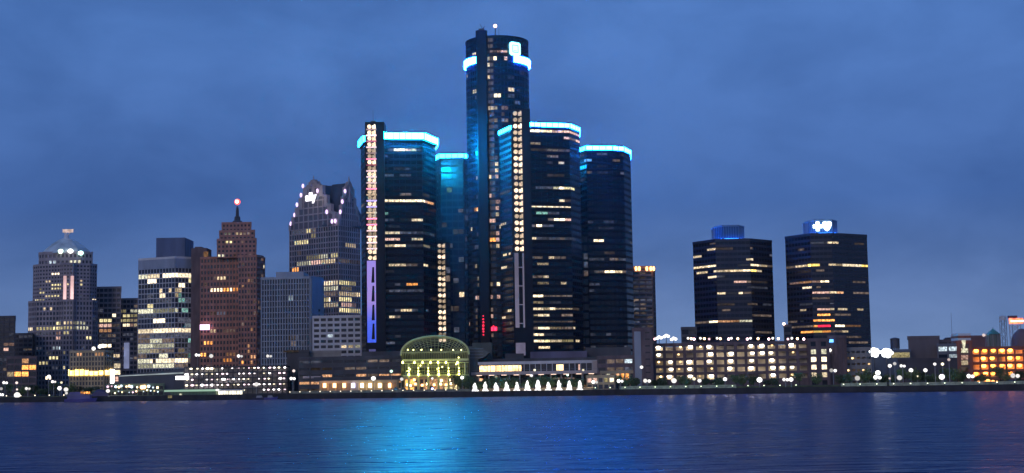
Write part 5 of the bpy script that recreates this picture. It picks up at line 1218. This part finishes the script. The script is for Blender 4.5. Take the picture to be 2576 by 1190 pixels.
lamps('lamps by the winter garden', 'white', 'of the lamps around the winter garden', [(851.2, 912.5, 'y', .6, 52), (939.4, 952, 'w', 1.2, 16), (1010.6, 953.8, 'w', .9, 14), (984.4, 934, 'g', .8, 24), (1087.5, 952, 'w', .6, 12), (1087.5, 978, 'b', .6, 5), (1162.5, 950, 'w', .9, 12), (1248, 948.5, 'y', .8, 24), (1337, 945, 'w', .8, 24), (1428, 943.5, 'g', .5, 24), (1345, 931, 'y', .6, 36), (1220, 931, 'y', .7, 36), (1467, 931, 'y', .6, 36)], 14)
lamps('lamps at the far left park', 'white', 'of the lamps in the far left park', [(12.75, 962.4, 'w', 1.1), (42, 963, 'p', .8), (42.8, 979.7, 'p', .6), (69.8, 977.4, 'w', 1.15), (43, 994, 'w', 1.7, 5), (3, 978, 'w', .9), (2, 992.4, 'w', 1.2, 5), (123, 947.4, 'w', 1.0), (135, 960, 'w', 1.0), (154.5, 962.4, 'y', .7), (150, 976.7, 'w', 1.2), (166, 979.9, 'w', 1.3), (167, 989, 'w', .8, 5), (271.5, 983.4, 'w', 1.1, 6)], 26)
# two dazzling flood lights
for i, (px, py) in enumerate(((2199.5, 887), (2230, 888.5))):
    Y = 760; a = at(px, py, Y)
    o = thing('flood_lamp', 'dazzling white floodlight mast right of the beige garage, %s of the two' % ('left' if i == 0 else 'right'), 'floodlight', Vector((a.x, Y, GZ)), 'dazzling floodlights')
    MB().tube((a.x, Y, GZ), (a.x, Y, a.z), .3, .2).build('mast', METAL, o); MB().box(a.x - 2.6, a.x + 2.6, Y - .15, Y + .15, a.z - .2, a.z + .2).build('cross_arm', METAL, o)
    fd = emit('flood_dazzle', (.93, .98, 1), 5)
    for dx, dz, rr_ in ((-2.0, .6, 1.3), (-.5, 1.3, 1.6), (1.0, .9, 1.7), (2.3, .1, 1.2), (-1.2, -1.0, 1.3), (.7, -1.3, 1.5)):
        MB().ball((a.x + dx * (.8 + .25 * i), Y - .3, a.z + dz), rr_, 10, .8).build('lamp_head', fd, o)

# fountain jets
JET = emit('spray_self_glow', (1, .96, .94), 1.8, .5, 1.2)  # the spray itself emits, standing in for floodlit water
jx = [1195, 1221, 1248, 1274, 1300.6, 1327, 1353.7, 1380, 1406.4, 1432.6, 1459]
o_n = ['leftmost', 'second from left', 'third from left', 'fourth from left', 'fifth from left', 'middle one', 'seventh from left', 'eighth from left', 'ninth from left', 'second from right', 'rightmost']
hs = [4.3, 4.6, 4.2, 4.4, 4.3, 5.0, 5.2, 4.1, 5.0, 4.6, 4.6]
Yj0 = 8
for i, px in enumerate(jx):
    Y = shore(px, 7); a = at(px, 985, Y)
    o = thing('fountain_jet', 'white self-glowing flared water jet on the plaza, %s' % (o_n[i] if i != 5 else 'sixth from left, mid row'), 'fountain', Vector((a.x, Y, GZ)), 'row of self-glowing fountain jets')
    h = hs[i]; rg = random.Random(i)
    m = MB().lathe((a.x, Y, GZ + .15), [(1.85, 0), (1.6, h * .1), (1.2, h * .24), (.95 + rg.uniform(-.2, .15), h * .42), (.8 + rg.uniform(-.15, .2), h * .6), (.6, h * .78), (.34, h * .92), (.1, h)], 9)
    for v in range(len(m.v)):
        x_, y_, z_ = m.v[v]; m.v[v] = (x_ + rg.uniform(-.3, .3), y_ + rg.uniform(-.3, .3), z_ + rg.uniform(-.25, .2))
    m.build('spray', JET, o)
    MB().lathe((a.x, Y, GZ + .02), [(1.7, 0), (1.7, .16), (1.5, .18)], 12).build('basin_ring', CONC, o)

# ------------------------------------------------------------------ setting: ground, water, seawall
def shoreY(x): return 709 - .343 * x
X0, X1 = -2200, 1500
def sheet(name, pts, z, mat, kind='structure'):
    m = MB(); m.add([(x, y, z) for x, y in pts], [tuple(range(len(pts)))]); return m.build(name, mat, None, kind=kind)
g = sheet('ground', [(X0, shoreY(X0) + .5), (X1, shoreY(X1) + .5), (9000, 9000), (-9000, 9000)], GZ, ASPH)
w_ = None
sd = Vector((1, -.343, 0)).normalized(); sn = Vector((sd.y, -sd.x, 0))
def shorebox(name, xa, xb, d0, d1, z0, z1, mat, kind='structure', parts=1):
    m = MB(); a = Vector((xa, shoreY(xa), 0)); b_ = Vector((xb, shoreY(xb), 0)); m.slab(a, b_, z0, z1, -d1, -d0, sn if sn.y < 0 else -sn)
    o = m.build(name, mat, None, kind=kind); return o
shorebox('seawall', X0, X1, 0, 1.2, -3, GZ + .35, SEAW); bpy.data.objects['seawall']['kind'] = 'structure'
shorebox('promenade', X0, X1, 1.2, 9, 1, GZ + .05, PROM)
# lit lawn strip beyond the rail on the right
def wx(px): return at(px, 985, shore(px)).x
shorebox('lawn', wx(1560), wx(2640), 9.2, 15, 1, GZ + .9, GRASS)
shorebox('park_lawn', wx(-40), wx(265), 9.2, 30, 1, GZ + .5, GRASS)
# railings per stretch
_a, _b = wx(1186), wx(1476); _A = Vector((_a, shoreY(_a), 0)); _B = Vector((_b, shoreY(_b), 0)); _st = thing('plaza_steps', 'broad warm stone steps behind the self-glowing fountain jets', 'steps', Vector(((_a + _b) / 2, (_A.y + _B.y) / 2 + 12, GZ)))
for k in range(3): MB().slab(_A, _B, GZ + .05 + .4 * k, GZ + .45 + .4 * k, -16, -9.6 - 1.1 * k, sn).build('step', LIME, _st)
MB().slab(_A, _B, GZ + 1.26, GZ + 1.4, -12.4, -12.1, sn).build('added_glow_strip', emit('added_strip_amber', (1, .66, .36), 1.3, .7, .3), _st)  # added amber strip, standing in for a warm lit band of ground
def rail(lab, x0, x1):
    o = thing('railing', lab, 'railing', Vector(((wx(x0) + wx(x1)) / 2, shoreY((wx(x0) + wx(x1)) / 2) + 1, GZ + .35)))
    m = MB(); a = wx(x0); b_ = wx(x1); n = int((b_ - a) / 2.4)
    for k in range(n + 1):
        x = a + (b_ - a) * k / n; m.box(x - .04, x + .04, shoreY(x) + 1.0, shoreY(x) + 1.08, GZ + .35, GZ + 1.4)
    for z in (.75, 1.05, 1.4): m.tube((a, shoreY(a) + 1.04, GZ + z), (b_, shoreY(b_) + 1.04, GZ + z), .045, .045, 5)
    m.build('rail_run', METAL, o)
rail('dark railing along the seawall left of the fountain jets', 700, 1185); rail('dark railing along the seawall before the fountain jets', 1186, 1480)
rail('dark railing along the seawall before the brick garage', 1482, 2040); rail('dark railing along the seawall at the far right', 2042, 2640)
BOLFILL = emit('bollard_fill_glow', (1, .84, .58), 4, .2, 1)  # added fill lights in bollard form, to brighten wall and promenade
def fill_bollards(lab, x0, x1, step, col=None):
    n = int((wx(x1) - wx(x0)) / step); bm0 = MB().tube((0, 0, 0), (0, 0, .9), .16, .13, 8); cap = MB().lathe((0, 0, .9), [(.2, 0), (.26, .1), (.26, .42), (.1, .5)], 8)
    A = bm0.build('post', METAL); Bc = cap.build('lamp_head', col or BOLFILL); ma, mb_ = A.data, Bc.data; bpy.data.objects.remove(A); bpy.data.objects.remove(Bc)
    for k in range(n + 1):
        x = wx(x0) + step * k; o = thing('fill_bollard', lab, 'bollard', Vector((x, shoreY(x) + 6.6, GZ + .05)), lab[:60])
        for nm, me_ in (('post', ma), ('lamp_head', mb_)):
            c = bpy.data.objects.new(nm, me_); COL.objects.link(c); c.parent = o
fill_bollards('low glowing bollard in the row along the promenade left of the fountain jets', 724, 1170, 5.5)  # added fill lights in bollard form
fill_bollards('low glowing bollard in the row along the lawn before the brick garage', 1500, 2030, 7.0, emit('bollard_fill_pale', (.86, 1, .62), 4, .2, 1))  # added fill lights in bollard form
fill_bollards('low glowing bollard in the row along the far right lawn', 2132, 2600, 7.0, emit('bollard_fill_pale_two', (.95, 1, .7), 4, .2, 1))  # added fill lights in bollard form
fill_bollards('low glowing bollard in the row along the far left park edge', 6, 160, 9.0)  # added fill lights in bollard form
Yq = shore(1005, 12)
for i, (px, w_) in enumerate(((996, 17), (1015, 17))):
    a = at(px, 976, Yq); h_ = w_ / 2 * Yq / F
    o = thing('canopy', 'small dark peaked canopy beside the amber terrace, %s of the two' % ('left' if i == 0 else 'right'), 'canopy', Vector((a.x, Yq, GZ)), 'dark peaked canopies')
    zt = at(px, 973, Yq).z
    MB().add([(a.x - h_, Yq - h_, zt - 1.5), (a.x + h_, Yq - h_, zt - 1.5), (a.x + h_, Yq + h_, zt - 1.5), (a.x - h_, Yq + h_, zt - 1.5), (a.x, Yq, zt)], [(0, 1, 4), (1, 2, 4), (2, 3, 4), (3, 0, 4), (3, 2, 1, 0)]).build('canopy_top', SLATE, o)
    for sx in (-1, 1):
        for sy in (-1, 1): MB().tube((a.x + sx * h_ * .92, Yq + sy * h_ * .92, GZ), (a.x + sx * h_ * .92, Yq + sy * h_ * .92, zt - 1.45), .06, .06, 5).build('pole', METAL, o)
# low pale wall on lawn
def lowwall(lab, x0, x1, off, h, mat):
    a = wx(x0); b_ = wx(x1); m = MB()
    A = Vector((a, shoreY(a) + off, 0)); Bq = Vector((b_, shoreY(b_) + off, 0)); nn = Vector((sd.y, -sd.x, 0))
    m.slab(A, Bq, GZ, GZ + h, -.4, 0, nn)
    m.slab(A, Bq, GZ + h, GZ + h + .12, -.5, .1, nn)
    tag(m.build('garden_wall', mat), lab, 'wall')
lowwall('low pale green garden wall before the brick garage', 1562, 1860, 8.8, 1.6, stone('wall_palegreen', (.5, .56, .38), .8, .35, .5, 0, (1, 1, 1)))
lowwall('low pale garden wall right of the brick garage', 2128, 2245, 8.8, 1.6, stone('wall_palegreen_two', (.5, .56, .38), .8, .35, .5, 0, (1, 1, 1)))
lowwall('long low pale garden wall at the far right', 2252, 2640, 8.8, 1.5, stone('wall_palegreen_three', (.46, .50, .36), .8, .4, .5, 0, (1, 1, 1)))
lowwall('low grey green planter wall left of the winter garden', 722, 1180, 8.8, 1.4, stone('wall_greygreen', (.26, .28, .22), .85, .35, .5, 0, (1, 1, 1)))

# ------------------------------------------------------------------ trees
LEAF = stone('leaf_dark', (.07, .11, .05), .8, .5, .6, 0, (1, 1, 1)); LEAF2 = stone('leaf_mid', (.12, .17, .06), .8, .5, .6, 0, (1, 1, 1))
def tree_mesh(seed, h, r):
    rg = random.Random(seed); m = MB(); tr = MB()
    tr.tube((0, 0, 0), (0, 0, h * .45), .22, .15, 7)
    cl = []
    for k in range(9):
        t_ = rg.uniform(0, 6.28); rr = r * rg.uniform(.15, .75); z = h * rg.uniform(.42, .86); cl.append((rr * math.cos(t_), rr * math.sin(t_), z, r * rg.uniform(.32, .55)))
        tr.tube((0, 0, h * .38), (cl[-1][0] * .8, cl[-1][1] * .8, z), .1, .04, 5)
    for cx_, cy_, cz_, cr_ in cl:
        for _ in range(60):
            v = Vector((rg.gauss(0, 1), rg.gauss(0, 1), rg.gauss(0, .8))).normalized() * cr_ * rg.uniform(.45, 1.1)
            c = Vector((cx_, cy_, cz_)) + v; u = Vector((rg.uniform(-1, 1), rg.uniform(-1, 1), rg.uniform(-1, 1))).normalized(); w = u.orthogonal().normalized(); s = rg.uniform(.22, .42)
            m.add([c - u * s, c + w * s * .7, c + u * s, c - w * s * .7], [(0, 1, 2, 3)])
    return m, tr
TV = []
for i in range(5):
    h = [5.2, 6.2, 4.4, 7.0, 5.6][i]; r_ = [2.6, 3.0, 2.4, 3.3, 2.8][i]
    m, tr = tree_mesh(100 + i, h, r_); mo = m.build('crown', (LEAF, LEAF2)[i % 2]); to = tr.build('trunk', TRUNK); TV.append((mo.data, to.data, h)); bpy.data.objects.remove(mo); bpy.data.objects.remove(to)
def trees(group, place, pts):
    n = len(pts); ordn = 'first second third fourth fifth sixth seventh eighth ninth tenth eleventh twelfth thirteenth fourteenth fifteenth sixteenth seventeenth eighteenth nineteenth twentieth'.split()
    for i, (px, off, s) in enumerate(pts):
        v = TV[(i * 3 + len(place)) % 5]; Y = shore(px, off); x = at(px, 975, Y).x
        pos = 'leftmost' if i == 0 else 'rightmost' if i == n - 1 else ordn[i] + ' from left'
        o = thing('tree', '%s leafy tree %s, %s of that row' % ('small' if s < .85 else 'tall' if s > 1.2 else 'round', place, pos), 'tree', Vector((x, Y, GZ)), group)
        for nm, me_ in (('crown', v[0]), ('trunk', v[1])):
            c = bpy.data.objects.new(nm, me_); COL.objects.link(c); c.parent = o; c.scale = (s, s, s); c.rotation_euler = (0, 0, i * 1.3)
rg = random.Random(5)
trees('trees behind the fountain jets', 'behind the self-glowing fountain jets', [(px, 12 + rg.uniform(-1, 4), rg.uniform(1.05, 1.4)) for px in (1150, 1168, 1186, 1206, 1228, 1250, 1272, 1296, 1320, 1344, 1368, 1392, 1416, 1438, 1458)])
trees('trees before the brick garage', 'before the long brick garage', [(px, 18 + rg.uniform(-3, 6), rg.uniform(.9, 1.1)) for px in (1556, 1582, 1602, 1645, 1668, 1716, 1732, 1778, 1798, 1812, 1852, 1870, 1896, 1930, 1950, 2012, 2058)])
trees('trees right of the brick garage', 'right of the brick garage', [(px, 20 + rg.uniform(-4, 12), rg.uniform(.9, 1.3)) for px in (2116, 2138, 2176, 2192, 2222, 2246, 2276, 2300, 2316, 2340, 2354)])
trees('trees near the orange garage', 'before the orange lit garage', [(px, 22 + rg.uniform(-4, 8), rg.uniform(.95, 1.25)) for px in (2388, 2410, 2424, 2462, 2480, 2518, 2536, 2568)])
trees('trees in the far left park', 'in the far left park', [(px, 34 + rg.uniform(-5, 12), rg.uniform(.9, 1.35)) for px in (-6, 24, 58, 84, 100, 118, 140, 178, 196, 220, 245)])

# ------------------------------------------------------------------ boats and tent
def hull(m, x, Y, L, w, z0, z1):
    n = 8; P0 = []; P1 = []
    for side in (-1, 1):
        for k in range(n + 1):
            t_ = k / n if side < 0 else 1 - k / n; hwid = w * min(1, (1 - t_) * 3.2 + .05)
            P0.append((x - L / 2 + L * t_ * .94, Y + side * hwid * .8, z0)); P1.append((x - L / 2 + L * t_, Y + side * hwid, z1 + .5 * t_ ** 3))
    k = len(P0); m.add(P0 + P1, [(i, (i + 1) % k, (i + 1) % k + k, i + k) for i in range(k)] + [tuple(range(k, 2 * k)), tuple(range(k))])
Yb = shore(205, -12); a = at(205, 1000, Yb)
bt = thing('tour_boat', 'violet tinted tour boat with glowing orange windows moored at the left', 'boat', Vector((a.x, Yb, 0)))
m = MB(); hull(m, a.x, Yb, 17, 2.6, -.3, 1.6); m.build('hull', PURP, bt)
MB().box(a.x - 7, a.x + 5, Yb - 2, Yb + 2, 1.6, 3.6).build('lower_cabin', stone('cabin_violet', (.14, .13, .3), .6), bt)
MB().box(a.x - 6, a.x + 2, Yb - 1.7, Yb + 1.7, 3.75, 5.3).build('upper_cabin', stone('cabin_violet_two', (.16, .15, .34), .6), bt)
MB().box(a.x - 7.3, a.x + 5.4, Yb - 2.2, Yb + 2.2, 3.6, 3.75).build('deck', STEEL, bt)
for px in (204.5, 208, 213, 219, 224):
    q_ = at(px, 988, Yb - 2.1); MB().box(q_.x - .42, q_.x + .42, Yb - 2.12, Yb - 1.95, q_.z - .55, q_.z + .55).build('window', WC['orange'], bt)
MB().tube((a.x - 1, Yb, 5.3), (a.x - 1, Yb, 8), .06, .04, 5).build('mast', METAL, bt)
Yt = shore(252, 8); a = at(252, 1000, Yt); tn = thing('tent', 'large dark violet tent with sloping sides at the water edge on the left', 'tent', Vector((a.x, Yt, GZ)))
x0 = at(225, 1000, Yt).x; x1 = at(279, 1000, Yt).x; w = x1 - x0; zt = at(250, 977, Yt).z
P_ = [(0, 0), (.06, .3), (.12, .62), (.22, .9), (.34, 1), (.5, .97), (.68, .84), (.85, .6), (.95, .3), (1, 0)]; n = len(P_)
vs = []
for dy, s in ((0, .72), (3.5, 1), (7, .72)):
    vs += [(x0 + w * (.5 + (u - .5) * (.8 + .2 * s)), Yt + dy, GZ - .5 + (zt - GZ) * v * s) for u, v in P_]
MB().add(vs, [(r * n + k, r * n + k + 1, (r + 1) * n + k + 1, (r + 1) * n + k) for r in range(2) for k in range(n - 1)] + [tuple(range(n)), tuple(range(2 * n, 3 * n))]).build('canvas', SAIL, tn)
m = MB()
for u in (.14, .5, .86): m.tube((x0 + w * u, Yt - .3, GZ - .4), (x0 + w * (.5 + (u - .5) * .5), Yt + 3, zt + .3), .09, .06, 5)
m.build('tent_pole', METAL, tn)
def motor(px, lab, L, mat):
    Yb = shore(px, -6); a = at(px, 1002, Yb); o = thing('motor_boat', lab, 'boat', Vector((a.x, Yb, 0)), 'moored motor boats')
    m = MB(); hull(m, a.x, Yb, L, 1.4, -.2, 1.0); m.build('hull', mat, o)
    MB().add([(a.x - L * .25, Yb - 1, 1), (a.x + L * .15, Yb - 1, 1), (a.x + L * .05, Yb - .8, 2.1), (a.x - L * .22, Yb - .8, 2.1), (a.x - L * .25, Yb + 1, 1), (a.x + L * .15, Yb + 1, 1), (a.x + L * .05, Yb + .8, 2.1), (a.x - L * .22, Yb + .8, 2.1)],
             [(0, 1, 2, 3), (7, 6, 5, 4), (0, 4, 5, 1), (1, 5, 6, 2), (2, 6, 7, 3), (3, 7, 4, 0)]).build('cabin', STEEL, o)
    MB().tube((a.x, Yb, 2.1), (a.x, Yb, 3.4), .05, .03, 5).build('mast', METAL, o)
motor(655, 'dark moored motor boat, left one of two right of the cream white pavilion', 8, HULL); motor(682, 'violet moored motor boat, right one of two right of the cream white pavilion', 7, PURP)
motor(190 - 12, 'small dark motor boat left of the violet tour boat', 5.5, HULL)

# ------------------------------------------------------------------ water
wm = bpy.data.materials.new('river_water'); wm.use_nodes = True; t = wm.node_tree; b = t.nodes['Principled BSDF']
b.inputs['Base Color'].default_value = (.003, .03, .17, 1); b.inputs['Specular IOR Level'].default_value = .27; b.inputs['Roughness'].default_value = .29; b.inputs['IOR'].default_value = 1.33
tc = t.nodes.new('ShaderNodeTexCoord')
def wn(scale, sx, sy, dist, prev, detail=3, rot=0, strength=1.0):
    mp = t.nodes.new('ShaderNodeMapping'); mp.inputs['Scale'].default_value = (sx, sy, 1); mp.inputs['Rotation'].default_value = (0, 0, rot)
    n = t.nodes.new('ShaderNodeTexNoise'); n.inputs['Scale'].default_value = scale; n.inputs['Detail'].default_value = detail; n.inputs['Distortion'].default_value = .4
    bp = t.nodes.new('ShaderNodeBump'); bp.inputs['Distance'].default_value = dist; bp.inputs['Strength'].default_value = strength
    t.links.new(tc.outputs['Object'], mp.inputs[0]); t.links.new(mp.outputs[0], n.inputs['Vector']); t.links.new(n.outputs['Fac'], bp.inputs['Height'])
    if prev: t.links.new(prev.outputs[0], bp.inputs['Normal'])
    return bp
n1 = wn(.07, .4, 1.5, 2.4, None, 3)
n2 = wn(.27, .5, 1.3, 4.2, n1, 4, .1)
n3 = wn(1.1, .5, 1.3, .55, n2, 3, -.2)
t.links.new(n3.outputs[0], b.inputs['Normal'])
mp = t.nodes.new('ShaderNodeMapping'); mp.inputs['Scale'].default_value = (.35, 1.3, 1)
n = t.nodes.new('ShaderNodeTexNoise'); n.inputs['Scale'].default_value = .16; n.inputs['Detail'].default_value = 6; n.inputs['Roughness'].default_value = .65
mr = t.nodes.new('ShaderNodeMapRange'); mr.inputs[1].default_value = .35; mr.inputs[2].default_value = .65; mr.inputs[3].default_value = .25; mr.inputs[4].default_value = .36
t.links.new(tc.outputs['Object'], mp.inputs[0]); t.links.new(mp.outputs[0], n.inputs['Vector']); t.links.new(n.outputs['Fac'], mr.inputs[0]); t.links.new(mr.outputs[0], b.inputs['Roughness'])
sheet('water', [(-3000, -400), (3000, -400), (3000, shoreY(3000) + 2 if False else 1500), (-3000, 2200)], 0.0, wm)
# the land covers the far part of the water sheet: cut it along the shore instead
wo = bpy.data.objects['water']; me = wo.data
me.clear_geometry(); me.from_pydata([(-2200, -300, 0), (1500, -300, 0), (1500, shoreY(1500) + .6, 0), (-2200, shoreY(-2200) + .6, 0)], [], [(0, 1, 2, 3)]); me.materials.append(wm) if not me.materials else None

# ------------------------------------------------------------------ haze
hm = bpy.data.materials.new('evening_haze'); hm.use_nodes = True; t = hm.node_tree; t.nodes.remove(t.nodes['Principled BSDF'])
pv = t.nodes.new('ShaderNodeVolumePrincipled'); pv.inputs['Color'].default_value = (.75, .82, .95, 1); pv.inputs['Density'].default_value = HAZE; pv.inputs['Anisotropy'].default_value = .88
t.links.new(pv.outputs[0], t.nodes['Material Output'].inputs['Volume'])
if HAZE: MB().box(-2300, 1700, -420, 2600, -4, 260).build('haze', hm, None, kind='stuff')

# ------------------------------------------------------------------ sky and light
W = bpy.data.worlds.new('World'); sc.world = W; W.use_nodes = True; t = W.node_tree; bg = t.nodes['Background']
sky = t.nodes.new('ShaderNodeTexSky'); sky.sky_type = 'NISHITA'; sky.sun_disc = False; sky.sun_elevation = R(-3.0); sky.sun_rotation = R(200)
tc = t.nodes.new('ShaderNodeTexCoord'); sp = t.nodes.new('ShaderNodeSeparateXYZ'); t.links.new(tc.outputs['Generated'], sp.inputs[0])
cr = t.nodes.new('ShaderNodeValToRGB'); E = cr.color_ramp.elements
E[0].position = 0; E[0].color = (.18, .29, .53, 1); E[1].position = 1; E[1].color = (.03, .07, .20, 1)
for p_, c_ in ((.05, (.112, .20, .43)), (.12, (.052, .131, .375)), (.24, (.066, .175, .485)), (.4, (.056, .15, .43))):
    e_ = E.new(p_); e_.color = (*c_, 1)
t.links.new(sp.outputs['Z'], cr.inputs[0])
mp = t.nodes.new('ShaderNodeMapping'); mp.inputs['Scale'].default_value = (1.5, 1, 2.9); mp.inputs['Rotation'].default_value = (0, R(-14), 0)
n = t.nodes.new('ShaderNodeTexNoise'); n.inputs['Scale'].default_value = 4.6; n.inputs['Detail'].default_value = 8; n.inputs['Roughness'].default_value = .55; n.inputs['Distortion'].default_value = .3
t.links.new(tc.outputs['Generated'], mp.inputs[0]); t.links.new(mp.outputs[0], n.inputs['Vector'])
cl = t.nodes.new('ShaderNodeValToRGB'); cl.color_ramp.elements[0].position = .36; cl.color_ramp.elements[0].color = (.86, .86, .87, 1); cl.color_ramp.elements[1].position = .66; cl.color_ramp.elements[1].color = (1.30, 1.20, 1.14, 1)
t.links.new(n.outputs['Fac'], cl.inputs[0])
mul = t.nodes.new('ShaderNodeMixRGB'); mul.blend_type = 'MULTIPLY'; mul.inputs[0].default_value = 1; t.links.new(cr.outputs[0], mul.inputs[1]); t.links.new(cl.outputs[0], mul.inputs[2])
ad = t.nodes.new('ShaderNodeMixRGB'); ad.blend_type = 'ADD'; ad.inputs[0].default_value = .1; t.links.new(mul.outputs[0], ad.inputs[1]); t.links.new(sky.outputs[0], ad.inputs[2])
t.links.new(ad.outputs[0], bg.inputs[0]); bg.inputs[1].default_value = 1.0
su = bpy.data.lights.new('sun', 'SUN'); su.energy = .40; su.angle = R(25); su.color = (1, .86, .82); so = bpy.data.objects.new('sun', su); COL.objects.link(so); so.rotation_euler = (R(72), 0, R(-22))

sc.view_settings.view_transform = 'Standard'; sc.view_settings.look = 'None'; sc.view_settings.exposure = 0; sc.view_settings.gamma = 1
cy = sc.cycles; cy.use_denoising = True; cy.max_bounces = 5; cy.diffuse_bounces = 2; cy.glossy_bounces = 3; cy.transmission_bounces = 2; cy.sample_clamp_indirect = 4; cy.sample_clamp_direct = 0
cy.use_light_tree = True; cy.caustics_reflective = True; cy.blur_glossy = .3
for o in bpy.data.objects:
    for k in ('_o', '_done'):
        if k in o: del o[k]
